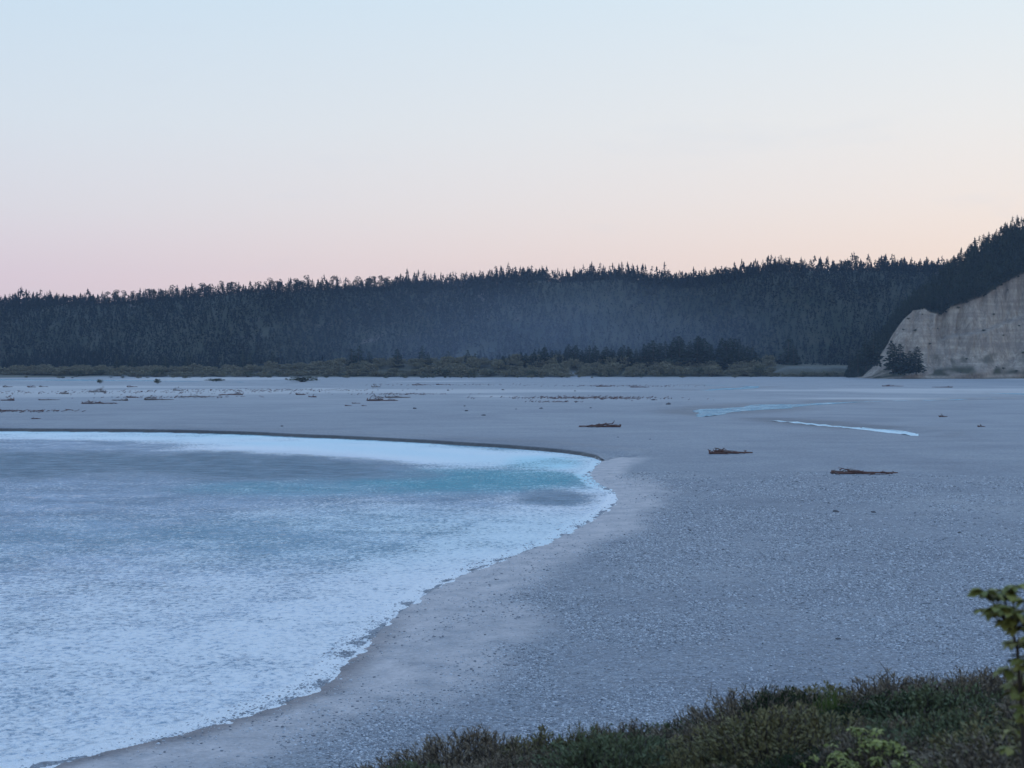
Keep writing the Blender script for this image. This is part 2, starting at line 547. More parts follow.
# ------------------------------------------------------------------ river water
sel_r = np.where((rings > 30) & (rings < 640))[0]
wa = np.concatenate([np.arange(-89, -24, 1.0), np.arange(-24, 10, .055)])
ring_w = rings[sel_r]
A, R = np.meshgrid(np.radians(wa), ring_w)
X = (R * np.sin(A)).ravel(); Y = (R * np.cos(A)).ravel()
ds = dist_poly(X, Y, SHORE_S); db = dist_poly(X, Y, BANK_S); ins = inside(X, Y, RIVER)
sd = np.where(ins, np.minimum(ds, db), -np.minimum(ds, db))
keep = (sd > -1.2)
nr, na = A.shape
i, j = np.meshgrid(np.arange(nr - 1), np.arange(na - 1), indexing='ij')
Qd = np.stack([i * na + j, (i + 1) * na + j, (i + 1) * na + j + 1, i * na + j + 1], -1).reshape(-1, 4)
Qd = Qd[keep[Qd].all(1)]
ds2 = ds
Dw = np.hypot(X, Y)
wav = (fbm(X * .25, Y * .25, 61, 3) - .5) * .10 + (fbm(X * .9, Y * .9, 62, 3) - .5) * .10
wav *= smooth(0, 6, sd)
pxx = 512 + F * X / np.maximum(Y, 1); pyy = 357 + F * H / np.maximum(Y, 1)


def blob(cx, cy, rx, ry, rot=0.0, a=.4, b=1.1, s=1.0, seed=70):
    """soft patch of water, centred where the photograph shows it, radii in metres"""
    gx, gy = G(cx, cy)
    u, v = X - gx, Y - gy
    c_, s_ = cos(rot), sin(rot)
    u, v = (u * c_ + v * s_) / rx, (-u * s_ + v * c_) / ry
    e = np.hypot(u, v) + (fbm(X * .05, Y * .03, seed, 4) - .5) * .9
    return (1 - smooth(a, b, e)) * s


foam_glint = np.zeros(X.shape)
foam_glint = np.maximum(foam_glint, blob(445, 455.5, 36, 34, 0, .3, 1.2, 1.0))
foam_glint = np.maximum(foam_glint, blob(330, 447.5, 32, 32, 0, .3, 1.2, .95))
foam_glint = np.maximum(foam_glint, (1 - smooth(26, 44, db)) * smooth(1, 5, db) * (.25 + .75 * fbm(X * .05, Y * .09, 68, 4)) * (1 - smooth(-20, 10, X)))
foam_glint = np.maximum(foam_glint, blob(420, 520, 40, 26, 0, .2, 1.3, .28, 77))
foam_glint = np.maximum(foam_glint, (1 - smooth(95, 185, Dw)) * .46)  # near water whitened in the colour for its highlights
foam_glint = np.maximum(foam_glint, (1 - smooth(6, 22, ds)) * .50) * (.72 + .5 * fbm(X * .12, Y * .12, 67, 4))
deep = np.maximum(blob(465, 479, 30, 24, 0, .35, 1.2, 1.0, 71), blob(548, 463, 11, 24, 0, .3, 1.2, .9, 72))
deep = np.maximum(deep, blob(330, 487, 26, 16, 0, .3, 1.2, .6, 76))
deep = np.maximum(deep, (1 - smooth(20, 44, db)) * (.12 + .55 * fbm(X * .03, Y * .05, 69, 4)))
deep = np.maximum(deep, blob(330, 535, 60, 30, 0, .2, 1.2, .28, 75))
foam_glint = foam_glint * (1 - .85 * blob(465, 480, 30, 22, 0, .4, 1.2, 1.0, 71))
calm = np.maximum(blob(40, 463, 62, 42, 0, .5, 1.15, 1.0, 73), blob(255, 467, 36, 32, 0, .5, 1.15, 1.0, 74))
calm = np.maximum(calm, blob(-400, 458, 70, 50, 0, .5, 1.15, 1.0, 78))
calm = calm * smooth(30, 46, db)
calm = np.maximum(calm, blob(556, 498, 6, 13, 0, .3, 1.1, .8, 79))
foam_glint = foam_glint * (1 - calm)
deep = deep * (1 - calm * .9)
en_ = fbm(X * .22, Y * .12, 66, 4)
edge = (1 - smooth(.2, .8 + 4.2 * en_, ds)) + .30 * (1 - smooth(2, 10, ds))
edge = np.clip(edge, 0, 1) * smooth(70, 100, Dw) + np.clip(edge, 0, 1) * .8 * (1 - smooth(70, 100, Dw))
used = np.unique(Qd); remap = -np.ones(len(X), int); remap[used] = np.arange(len(used))
o = obj('river_water', mesh('river_water', np.stack([X, Y, wav], 1)[used], remap[Qd], M['water'],
                            dict(foam_glint=foam_glint[used], deep=deep[used], calm=calm[used], edge=edge[used]), True))
tag(o, kind='structure')

# side channels
for n, (Q, w) in enumerate(STREAMS):
    T = np.gradient(Q, axis=0); T /= np.linalg.norm(T, axis=1, keepdims=True)
    Nn = np.stack([-T[:, 1], T[:, 0]], 1)
    K = 9
    vs = []; fo = []
    for a in range(len(Q)):
        jl, jr = (.35 + 1.3 * fbm(np.array([a * .22]), np.array([n * 9.0]), 47, 3)[0], .35 + 1.3 * fbm(np.array([a * .25]), np.array([n * 9.0 + 50]), 48, 3)[0])
        for t in range(K):
            u = -1 + 2 * t / (K - 1)
            ww = w[a] * (jl if u < 0 else jr)
            q = Q[a] + Nn[a] * u * ww
            vs.append((q[0], q[1]))
            fo.append((.55 if n == 1 else .08) * float(fbm(np.array([a * .15]), np.array([t * .5]), 49, 3)[0]) * 1.8)
    vs = np.array(vs)
    zt = terrain(vs[:, 0], vs[:, 1])[0]
    zc = terrain(Q[:, 0], Q[:, 1])[0]
    z = np.maximum(np.repeat(zc, K), zt) + .06
    i, j = np.meshgrid(np.arange(len(Q) - 1), np.arange(K - 1), indexing='ij')
    Qd = np.stack([i * K + j, (i + 1) * K + j, (i + 1) * K + j + 1, i * K + j + 1], -1).reshape(-1, 4)
    me = mesh('side_channel', np.column_stack([vs, z]), Qd, M['water'],
              dict(foam_glint=np.array(fo), deep=np.full(len(vs), .45), calm=np.zeros(len(vs)), edge=np.full(len(vs), .25 if n == 1 else .0)), True)
    tag(obj('side_channel', me), kind='structure')

# cut bank on the far side of the river
BK = resample(BANK, .8)
P = np.array(BK); T = np.gradient(P, axis=0); T /= np.linalg.norm(T, axis=1, keepdims=True)
Nn = np.stack([T[:, 1], -T[:, 0]], 1)          # away from the water
if inside(np.array([P[50, 0] + Nn[50, 0] * 3]), np.array([P[50, 1] + Nn[50, 1] * 3]), RIVER)[0]: Nn = -Nn
s = np.arange(len(P)) * .8
prof = [(-1.6, -1.0, .1), (-.5, -.05, .35), (-.12, .25, .3), (.0, .55, .2), (.10, .80, .12), (.35, .97, .1), (1.2, 1.0, .03), (6.0, 1.0, 0), (15.0, 1.0, 0), (15.6, .2, 0)]
K = len(prof)
vs = []
lip = (fbm(s * .12, s * 0, 81, 4) - .5) * 1.6 + (fbm(s * .9, s * 0, 82, 3) - .5) * .5
endt = smooth(0, 14, s)
hb = terrain(P[:, 0] + Nn[:, 0] * 14, P[:, 1] + Nn[:, 1] * 14)[0] + .03
hb = np.convolve(np.pad(hb, 6, mode='edge'), np.ones(13) / 13, 'valid')
hb = np.maximum(hb, .68) * (.75 + .25 * smooth(0, 4, s))
shr = .10 + .90 * smooth(0, 14, s)
for k, (off, hh, ro) in enumerate(prof):
    q = P + Nn * ((off + lip * (.8 if k < 7 else .2)) * shr)[:, None] + Nn * ((fbm(s * 1.3, s * 0 + k, 83, 2) - .5) * ro)[:, None]
    if k == 8: pass
    z = hb * hh if k else np.full(len(P), -1.0)
    if k >= 7:          # near the tip the lip dies away into the beach
        zt_ = terrain(q[:, 0], q[:, 1])[0] + .02
        bl = smooth(6, 17, s)
        z = zt_ * (1 - bl) + hb * bl
    if k == 6: z = hb * (.8 + .2 * smooth(6, 17, s))
    if k == K - 1: z = z - .5
    vs.append(np.column_stack([q, z]))
VS = np.stack(vs, 1).reshape(-1, 3)
i, j = np.meshgrid(np.arange(len(P) - 1), np.arange(K - 1), indexing='ij')
Qd = np.stack([i * K + j, (i + 1) * K + j, (i + 1) * K + j + 1, i * K + j + 1], -1).reshape(-1, 4)
wet = np.tile([1, 1, 1, 1, .9, .35, 0, 0, 0, 0], len(P)); so = np.tile([.6, .7, .7, .6, .35, .1, 0, 0, 0, 0], len(P))  # both masks only make the bank face darker towards its foot
tag(obj('river_bank', mesh('river_bank', VS, Qd, M['gravel'], dict(wet=wet, soil=so * .45, silt=wet * 0, pale=wet * 0), False)), kind='structure')

# ------------------------------------------------------------------ hills
ridge_px = [(-500, 300), (-200, 297), (0, 297), (50, 294), (90, 292), (140, 288), (200, 287), (260, 283), (300, 281), (350, 277), (400, 275), (440, 276), (500, 273), (542, 271),
            (556, 275), (600, 271), (650, 268), (690, 266), (720, 262), (760, 262), (800, 262), (840, 263), (870, 262), (935, 262), (1020, 262), (1200, 258), (1600, 255)]
rp = np.array(ridge_px, float)


def ridge_y(px):            # depth of the ridge
    return 1700 + 60 * np.sin(np.asarray(px) * .006 + 1) + 30 * np.sin(np.asarray(px) * .017)


def hill_z(x, y):
    x = np.asarray(x, float); y = np.asarray(y, float)
    px = 512 + F * x / 1700.0
    Yr = ridge_y(px)
    py = np.interp(px, rp[:, 0], rp[:, 1]) + 10
    zr = H + (357 - py) / F * Yr
    t = (y - 1430 - 25 * np.sin(px * .02) - 40 * (fbm(x * .008, y * 0, 90, 3) - .5)) / (Yr - 1430)
    prof = smooth(0, 1, np.clip(t, 0, 1)) * .55 + np.clip(t, 0, 1) * .45
    g = (fbm(x * .009, y * .003, 91, 4) - .5) * 62 * np.sin(np.clip(t, 0, 1) * pi)
    return np.where(t <= 0, -1.0, zr * prof + g)


xs = np.arange(-1500, 1500, 9.0); yy = np.concatenate([np.arange(1380, 1860, 9.0), np.arange(1860, 2250, 40.0)])
XX, YY = np.meshgrid(xs, yy)
ZZ = hill_z(XX, YY)
nr, na = XX.shape
i, j = np.meshgrid(np.arange(nr - 1), np.arange(na - 1), indexing='ij')
Qd = np.stack([i * na + j, i * na + j + 1, (i + 1) * na + j + 1, (i + 1) * na + j], -1).reshape(-1, 4)
tag(obj('hill', mesh('hill', np.stack([XX.ravel(), YY.ravel(), ZZ.ravel()], 1), Qd, M['hill'], None, True)), kind='structure')

# ------------------------------------------------------------------ trees
def spire(seed, h=18.0, w=3.2, dense=1.0, mat='pine'):
    """a conifer: trunk, and tiers of drooping boughs made of needle sprays"""
    r = np.random.default_rng(seed)
    tb = MB(); lean = r.normal(0, .25, 2)
    hs = np.linspace(0, 1, 7)
    P = np.column_stack([lean[0] * hs ** 2, lean[1] * hs ** 2, hs * h])
    v, q, t = tube(P, .26 * (1 - hs) + .04, 6); tb.add(v, q, t)
    trunk = tb.build('pine_trunk', M['bark'])
    c = MB(); C = []; D = []; L = []
    z = h * r.uniform(.08, .2); 
    while z < h:
        f = 1 - (z / h)
        rad = w * (f ** .6) * r.uniform(.65, 1.15) + .15
        nb = int((4 + 7 * f) * dense)
        a0 = r.uniform(0, 6.28)
        for k in range(nb):
            a = a0 + 6.283 * k / nb + r.normal(0, .25); ra = rad * r.uniform(.55, 1.15)
            cx, cy = lean * (z / h) ** 2
            for tt in np.linspace(.15, 1, 3):
                C.append((cx + cos(a) * ra * tt * .8, cy + sin(a) * ra * tt * .8, z - ra * .18 * tt + r.normal(0, .12)))
                D.append((cos(a) + r.normal(0, .5), sin(a) + r.normal(0, .5), -.25 + r.normal(0, .35)))
                L.append(ra * .5 + .35)
        z += h * .042 * r.uniform(.8, 1.3)
    for k in range(5):
        C.append((lean[0], lean[1], h * .95 - .1 * k)); D.append((r.normal(0, .3), r.normal(0, .3), 1)); L.append(.9)
    L = np.array(L)
    v, q = leaf_quads(np.array(C), np.array(D), L, L * .62, r); c.add(v, q)
    return [('trunk', trunk), ('crown', c.build('pine_crown', M[mat]))]


def roundpine(seed, h=17.0, w=5.0, bare=.45, mat='pine'):
    """an old pine: bare stem, forked limbs and a ragged head of needle clumps"""
    r = np.random.default_rng(seed)
    tb = MB(); lean = r.normal(0, .7, 2); hs = np.linspace(0, 1, 6)
    P = np.column_stack([lean[0] * hs ** 1.5, lean[1] * hs ** 1.5, hs * h * .86])
    v, q, t = tube(P, .34 * (1 - hs) + .07, 6); tb.add(v, q, t)
    c = MB(); C = []; D = []; L = []
    n = int(r.integers(7, 12))
    for k in range(n):
        zf = bare + (1 - bare) * (k + .5) / n
        a = r.uniform(0, 6.28); ra = w * .5 * r.uniform(.25, 1) * (1.25 - zf * .6)
        base = np.array([lean[0] * (zf * .8) ** 1.5, lean[1] * (zf * .8) ** 1.5, h * zf * .8])
        tip = base + np.array([cos(a) * ra, sin(a) * ra, h * .08 * r.uniform(.3, 1.3)])
        v, q, t = tube([base, (base + tip) / 2 + [0, 0, -.1], tip], [.13, .09, .05], 4); tb.add(v, q, t)
        cr = r.uniform(.7, 1.5) * w / 5
        m = int(52 * cr)
        pts = r.normal(size=(m, 3)); pts /= np.linalg.norm(pts, axis=1, keepdims=True)
        rr = r.uniform(.35, 1, (m, 1)) ** .5
        pp = tip + pts * rr * np.array([cr * 1.25, cr * 1.25, cr * .85])
        C += list(pp); D += list(pts + r.normal(0, .5, (m, 3))); L += list(r.uniform(.45, .95, m) * cr ** .3)
    L = np.array(L)
    v, q = leaf_quads(np.array(C), np.array(D), L, L * .7, r); c.add(v, q)
    return [('trunk', tb.build('old_pine_trunk', M['bark'])), ('crown', c.build('old_pine_crown', M[mat]))]


SP = [spire(100 + k, h=17 + 1.2 * k, w=2.6 + .35 * (k % 4)) for k in range(7)]
SPN = [spire(140 + k, h=16 + 1.2 * k, w=3.0 + .35 * (k % 4), mat='pine_near', dense=1.3) for k in range(6)]
RP = [roundpine(120 + k, h=15 + k % 3, w=5.2 + .5 * (k % 4), bare=.28 + .05 * (k % 4)) for k in range(8)]

n_ind = 0
# skyline trees
px = -25.0
k = 0
while px < 960:
    Yr = float(ridge_y(px)) - 4 + random.uniform(-7, 7)
    x = (px - 512) / F * Yr
    z = float(hill_z(x, Yr)) - .4
    round_ = (90 < px < 395) or (785 < px)
    if px < 90:
        parts = SP[k % 7]; s = random.uniform(.42, .68); lab = 'small even conifer on the low far end of the ridge, beyond the open gravel'; grp = 'small conifers on the low end of the skyline'
    elif px < 395 or (px > 785 and random.random() < .5):
        parts = RP[k % 8]; s = random.uniform(.62, 1.08)
        if px < 395:
            lab = 'old round-headed pine with sky showing round its stem on the sloping ridge'; grp = 'round-headed pines along the sloping skyline'
        else:
            lab = 'ragged pine on the ridge beside the notch of bare stems near the clay spur'; grp = 'ragged pines on the skyline near the spur'
    else:
        parts = SP[k % 7]; s = random.uniform(.55, .92)
        if px < 549: lab = 'pointed dark conifer on the ridge between the round-headed pines and the skyline gap'; grp = 'pointed conifers before the skyline gap'
        elif px < 700: lab = 'low pointed conifer on the ridge behind the dark valley wood'; grp = 'pointed conifers behind the valley wood'
        elif px <= 785: lab = 'tall pointed conifer on the highest level stretch of the ridge'; grp = 'pointed conifers on the high ridge'
        else: lab = 'pointed slender conifer on the ridge near the wooded clay spur'; grp = 'slender conifers on the skyline near the spur'
    if 549 < px < 557: s *= .45
    if 905 < px: s *= .7
    if random.random() < .07: s *= .55
    s *= .95 + .35 * float(fbm(np.array([px * .03]), np.array([0.0]), 97, 3)[0])
    wide = random.uniform(1.05, 1.5) if parts in RP else random.uniform(1.6, 2.3)
    z -= 4.6 if parts in SP else 1.5
    if parts in SP: s *= .84
    plant('pine_tree', parts, (x, Yr, z), random.uniform(0, 6.28), (s * wide, s * wide, s * (1 if parts in SP else 1.08)), lab, 'tree', grp)
    n_ind += 1
    px += random.uniform(3.6, 7.6) if round_ else random.uniform(3.2, 5.6)
    if px > 812 and px < 822 and random.random() < .6: px += 4
    k += 1
x, z = PZ(856, 270, 1690)
plant('pine_tree', roundpine(333, 21, 7.0, .5), (x, 1690, float(hill_z(x, 1690)) - .3), 0, .98, 'tallest flat-topped pine rising above its neighbours on the ridge left of the clay spur', 'tree')

# dark conifers on the valley floor in front of the hill
strip = []
for k in range(64):
    px = 492 + k * 4.25 + random.uniform(-1.5, 1.5)
    top = np.interp(px, [490, 560, 640, 670, 690, 720, 745, 765], [352, 341, 342, 334, 334, 336, 337, 352])
    Yd = random.uniform(1380, 1412)
    x = (px - 512) / F * Yd
    hh = (361 - top) / F * Yd * random.uniform(.78, 1.12)
    p = SPN[k % 6]
    sz = hh / (16 + 1.2 * (k % 6))
    sw = sz * random.uniform(1.5, 2.1)
    plant('conifer_tree', p, (x, Yd, 8.5), random.uniform(0, 6.28), (sw, sw, sz * 1.15),
          'dark conifer in the straight wood on the valley floor behind the olive scrub', 'tree', 'conifers of the valley floor wood')
for k, (px, top, lab) in enumerate([
        (117, 352, 'short dark conifer behind the scrub at the hill foot, nearest the left end'), (132, 350, None), (166, 353, None), (188, 349, None), (243, 346, None),
        (250, 351, None), (272, 349, None), (352, 347, None), (358, 344, None), (370, 349, None), (398, 347, None), (422, 344, None), (428, 350, None), (448, 349, None), (468, 348, None),
        (474, 351, None), (788, 338, 'bushy dark tree standing alone behind the grassy terrace'), (794, 343, 'smaller dark tree leaning on the lone bushy tree behind the grassy terrace')]):
    Yd = 1392 + (k * 37) % 23
    x = (px - 512) / F * Yd
    sz = (368 - top) / F * Yd / (17 + 1.2 * (k % 7)) * 1.1
    plant('conifer_tree', SP[k % 7], (x, Yd, 5.0), k, (sz * 1.9, sz * 1.9, sz), lab or 'hazy conifer standing apart behind the scrub at the foot of the hill', 'tree',
          None if lab else 'scattered conifers at the foot of the hill')

# the wood that clothes the hill: one mass
def tri_tree(r, h, w, n):
    z = r.uniform(.12, 1.0, n) ** .9
    a = r.uniform(0, 6.28, n); ra = w * (1 - z) ** .75 * r.uniform(.5, 1.1, n) + .15
    C = np.column_stack([np.cos(a) * ra * .6, np.sin(a) * ra * .6, z * h * .95])
    D = np.column_stack([np.cos(a), np.sin(a), r.normal(-.1, .4, n)])
    L = ra * .7 + .8
    v, q = leaf_quads(C, D, L, L * .75, r)
    v2, q2 = leaf_quads(np.array([[0, 0, h * .55]]), np.array([[0, 0, 1.0]]), h * .5, w * .5, r)
    return np.vstack([v, v2]), np.vstack([q, q2 + len(v)])


proto = [tri_tree(np.random.default_rng(200 + k), 1.0 * (13 + k % 5 * 1.6), 3.1 + .3 * (k % 3), 44) for k in range(12)]
fm = MB()
gx = np.arange(-1000, 1000, 7.6); gy = np.arange(1425, 1812, 8.2)
GX, GY = np.meshgrid(gx, gy)
GX = (GX + rng.uniform(-3.4, 3.4, GX.shape)).ravel(); GY = (GY + rng.uniform(-3.6, 3.6, GY.shape)).ravel()
gz = hill_z(GX, GY)
thin = fbm(GX * .014, GY * .01, 95, 4)
patch = fbm(GX * .012, GY * .012, 98, 4)
hs = .62 + .8 * fbm(GX * .02, GY * .015, 96, 3)
keepm = (gz > -.9) & (np.abs(GX) < GY * .42 + 30) & ~((thin > .70) & (rng.random(len(GX)) < .8)) & (GY < ridge_y(512 + F * GX / 1700) + 14)
for x, y, z, hsc, pt in zip(GX[keepm], GY[keepm], gz[keepm], hs[keepm], patch[keepm]):
    v, q = proto[int(rng.integers(12))]
    a = rng.uniform(0, 6.28); c_, s_ = cos(a), sin(a); s = rng.uniform(.7, 1.15) * hsc
    pxx_ = 512 + F * x / y
    if y > ridge_y(512 + F * x / 1700) - 22: s *= (.70 if (90 < pxx_ < 395 or 785 < pxx_ < 880) else .95)
    vv = np.column_stack([(v[:, 0] * c_ - v[:, 1] * s_) * s + x, (v[:, 0] * s_ + v[:, 1] * c_) * s + y, v[:, 2] * s + z - .5])
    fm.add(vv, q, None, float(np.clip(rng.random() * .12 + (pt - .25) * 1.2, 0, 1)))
# younger trees close the canopy along the crest
for n in range(3000):
    px = rng.uniform(-60, 1010); yr = float(ridge_y(px)); y = yr + rng.uniform(-16, 9); x = (px - 512) / F * y
    stemz = 95 < px < 395 or 790 < px < 880
    v, q = proto[int(rng.integers(12))]
    s = rng.uniform(.22, .42) if stemz else rng.uniform(.40, .78)
    if 548 < px < 558: s *= .5
    a = rng.uniform(0, 6.28); c_, s_ = cos(a), sin(a); wd = s * rng.uniform(1.2, 1.8)
    vv = np.column_stack([(v[:, 0] * c_ - v[:, 1] * s_) * wd + x, (v[:, 0] * s_ + v[:, 1] * c_) * wd + y, v[:, 2] * s + float(hill_z(x, y)) - .5])
    fm.add(vv, q, None, float(rng.random()) * .5)
# low trees filling the valley floor between scrub and slope
for n in range(420):
    y = rng.uniform(1408, 1440); x = rng.uniform(-700, 430)
    v, q = proto[int(rng.integers(12))]
    s = rng.uniform(.35, .75); a = rng.uniform(0, 6.28); c_, s_ = cos(a), sin(a)
    vv = np.column_stack([(v[:, 0] * c_ - v[:, 1] * s_) * s * 1.4 + x, (v[:, 0] * s_ + v[:, 1] * c_) * s * 1.4 + y, v[:, 2] * s])
    fm.add(vv + [0, 0, 8.5], q, None, float(rng.random()))
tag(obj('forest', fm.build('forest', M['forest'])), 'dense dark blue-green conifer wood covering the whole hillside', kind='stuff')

# ------------------------------------------------------------------ clay spur on the right
cl_px = np.array([(850, 378), (862, 376), (872, 368), (885, 348), (895, 330), (905, 316), (913, 308), (925, 306), (935, 312), (945, 314), (952, 306), (962, 303), (985, 296), (1000, 286), (1024, 272), (1060, 255), (1120, 240), (1400, 215)], float)
top_px = np.array([(843, 376), (862, 356), (880, 334), (900, 310), (920, 293), (940, 277), (955, 264), (975, 251), (1000, 238), (1024, 225), (1060, 208), (1120, 190), (1400, 165)], float)


def spur(u, v):
    """u: place along the spur in pixels of its front at 1250 m, v: 0 foot .. 1 cliff top .. 2 hill top .. 3 behind"""
    Y0 = 1243 + .35 * np.maximum(0, 905 - u) + 6 * np.sin(u * .05)
    X0 = (u - 512) / F * 1250
    zt = np.maximum((378.0 - np.interp(u, cl_px[:, 0], cl_px[:, 1])) / F * 1265, .3)
    zh = np.maximum((378.0 - np.interp(u, top_px[:, 0], top_px[:, 1])) / F * 1330, zt + .2)
    n = fbm(X0 * .09, v * 1.4, 300, 5) - .5
    n2 = fbm(X0 * .025, v * .6, 310, 3) - .5
    # foot talus to .22, steep face to 1, wooded slope beyond
    y = np.where(v < .25, Y0 + v / .25 * 20, np.where(v < 1, Y0 + 20 + (v - .25) / .75 * 26, np.where(v < 2, Y0 + 46 + (v - 1) * 75, Y0 + 121 + (v - 2) * 250)))
    X0w = X0 * (y / 1250.0)
    z = np.where(v < .25, v / .25 * zt * .20, np.where(v < 1, zt * (.20 + .80 * (v - .25) / .75), np.where(v < 2, zt + (zh - zt) * (v - 1), zh - (v - 2) * 25)))
    face = smooth(.02, .3, v) * (1 - smooth(1.0, 1.2, v)) * smooth(860, 900, u)
    n3 = fbm(X0 * .22, v * 3.0, 305, 3) - .5
    y = y + n * 20 * face + n2 * 26 * face + n3 * 5 * face
    # narrow gullies cut down the face
    gl = np.abs(np.sin(X0 * .19 + 3 * fbm(X0 * .03, v * .5, 320, 2))) ** .5
    y = y + (1 - gl) * 3 * face * smooth(.25, .6, v)
    fan = np.abs(np.sin(X0 * .055 + 1.3)) ** 2
    y = y - fan * 12 * smooth(.0, .12, v) * (1 - smooth(.15, .42, v)) * smooth(880, 930, u)
    ledge = smooth(.60, .64, v) * (1 - smooth(1.0, 1.1, v)) * smooth(935, 950, u)
    y = y + 9 * ledge
    z = z + (fbm(X0 * .07, v * 3, 330, 3) - .5) * 2.5 * smooth(.05, .3, v)
    z = np.where(v <= 0.0, -1.5, z)
    return X0w + n * 2, y, z


us = np.concatenate([np.arange(846, 1060, .9), np.arange(1060, 1500, 6.0)])
vsv = np.concatenate([np.linspace(0, 1, 64), np.linspace(1.04, 2, 20), np.linspace(2.1, 3, 8)])
U, VV = np.meshgrid(us, vsv)
SX, SY, SZ = spur(U.ravel(), VV.ravel())
nr, na = U.shape
i, j = np.meshgrid(np.arange(nr - 1), np.arange(na - 1), indexing='ij')
Qd = np.stack([i * na + j, i * na + j + 1, (i + 1) * na + j + 1, (i + 1) * na + j], -1).reshape(-1, 4)
uu, v_ = U.ravel(), VV.ravel()
scr = smooth(.04, .10, v_) * (1 - smooth(.16, .26, v_)) * smooth(.45, .62, fbm(uu * .05, v_ * 4, 340, 3)) + .85 * (1 - smooth(.0, .05, v_)) \
    + .7 * smooth(.5, .7, fbm(uu * .09, v_ * 7, 341, 4)) * smooth(.15, .3, v_) * (1 - smooth(.3, .45, v_))
soilm = smooth(1.0, 1.06, v_) 
tag(obj('cliff', mesh('cliff', np.stack([SX, SY, SZ], 1), Qd, M['cliff'], dict(scrub=np.clip(scr, 0, 1), soil=soilm), True)), kind='structure')

# its wood: the trees in front and along its skyline stand one by one, the rest is a mass
spf = MB()
cnt = 0
for n in range(1900):
    u = random.uniform(845, 1120); v = random.uniform(1.0, 2.12)
    x, y, z = [float(q[0]) for q in spur(np.array([u]), np.array([v]))]
    s = random.uniform(.55, 1.0) * (np.interp(u, [845, 870, 900, 950, 1024], [.40, .5, .62, .85, 1.0]))
    front = v < 1.09 or (v > 1.9 and v <= 2.0)
    if front and u < 1040 and cnt < 85 and random.random() < .62:
        cnt += 1
        if v > 1.5: lab, grp = 'tall pointed conifer on the skyline of the wooded clay spur', 'conifers on the skyline of the spur'
        else: lab, grp = 'dark conifer rooted along the top edge of the bare clay cliff', 'conifers along the cliff edge'
        k = random.randrange(6)
        plant('spur_conifer', SPN[k], (x, y, z - .6), random.uniform(0, 6.28), (s * 1.15, s * 1.15, s), lab, 'tree', grp)
    else:
        pv, pq = proto[int(rng.integers(12))]
        a = rng.uniform(0, 6.28); c_, s_ = cos(a), sin(a)
        s2 = s * 1.15
        vv = np.column_stack([(pv[:, 0] * c_ - pv[:, 1] * s_) * s2 + x, (pv[:, 0] * s_ + pv[:, 1] * c_) * s2 + y, pv[:, 2] * s2 + z - .6])
        spf.add(vv, pq, None, float(rng.random()) * .7)
tag(obj('spur_forest', spf.build('spur_forest', M['pine_near'])), 'dark wood on the slope above the bare clay cliff', kind='stuff')
# conifers on the spur's nose and foot
for k, (px, base, top, lab) in enumerate([
        (893, 373, 343, 'tallest of the dark conifers growing against the foot of the clay cliff'),
        (901, 374, 346, 'dark conifer just right of the tallest one at the clay cliff foot'),
        (909, 374, 352, 'broad dark conifer in the middle of the clump at the cliff foot'),
        (916, 374, 348, 'outermost conifer of the clump, standing against the pale clay'),
        (850, 373, 352, 'first small conifer where the wooded nose of the spur meets the terrace'),
        (858, 373, 345, 'second small conifer up the wooded nose of the spur'),
        (866, 370, 336, 'tree above the bare clay rib on the nose of the spur'),
        (873, 366, 330, 'dense conifer halfway up the wooded nose of the spur')]):
    Yd = 1240 if base > 370 and px > 880 else 1262
    x = (px - 512) / F * Yd
    zb = H + (357 - base) / F * Yd
    sz = (base - top) / F * Yd / (16 + 1.2 * (k % 6))
    plant('spur_conifer', SPN[k % 6], (x, Yd, zb - .5), k * 1.3, (sz * (1.75 if k < 4 else 1.2), sz * (1.75 if k < 4 else 1.2), sz * (1.1 if k < 4 else 1)), lab, 'tree')

# ------------------------------------------------------------------ valley scrub
def scrubmesh(seed, mat, w=1.0, h=.7, n=260, leaf=.16):
    r = np.random.default_rng(seed)
    C = []; D = []
    lobes = r.uniform(-.45, .45, (7, 2)) * w
    lr = r.uniform(.25, .45, 7) * w
    for k in range(n):
        b = r.integers(7)
        a = r.uniform(0, 6.28); e = r.uniform(0, 1) ** .5
        ph = r.uniform(0, 1.57)
        C.append((lobes[b][0] + cos(a) * cos(ph) * lr[b] * e, lobes[b][1] + sin(a) * cos(ph) * lr[b] * e, (.25 + sin(ph) * (.45 + lr[b]) * e) * h))
        D.append((cos(a) * .7 + r.normal(0, .4), sin(a) * .7 + r.normal(0, .4), .7 + r.normal(0, .4)))
    m = MB()
    L = r.uniform(.6, 1.3, n) * leaf
    v, q = leaf_quads(np.array(C), np.array(D), L, L * .7, r); m.add(v, q)
    st = MB()
    for k in range(7):
        v, q, t = tube([(0, 0, -.1), (lobes[k][0] * .6, lobes[k][1] * .6, h * .25), (lobes[k][0], lobes[k][1], h * .55)], [.035, .025, .012], 4)
        st.add(v, q, t)
    return [('foliage', m.build('scrub_foliage', M[mat])), ('stem', st.build('scrub_stem', M['bark']))]


def gzf(x, y):
    return float(terrain(np.array([x]), np.array([y]))[0][0])


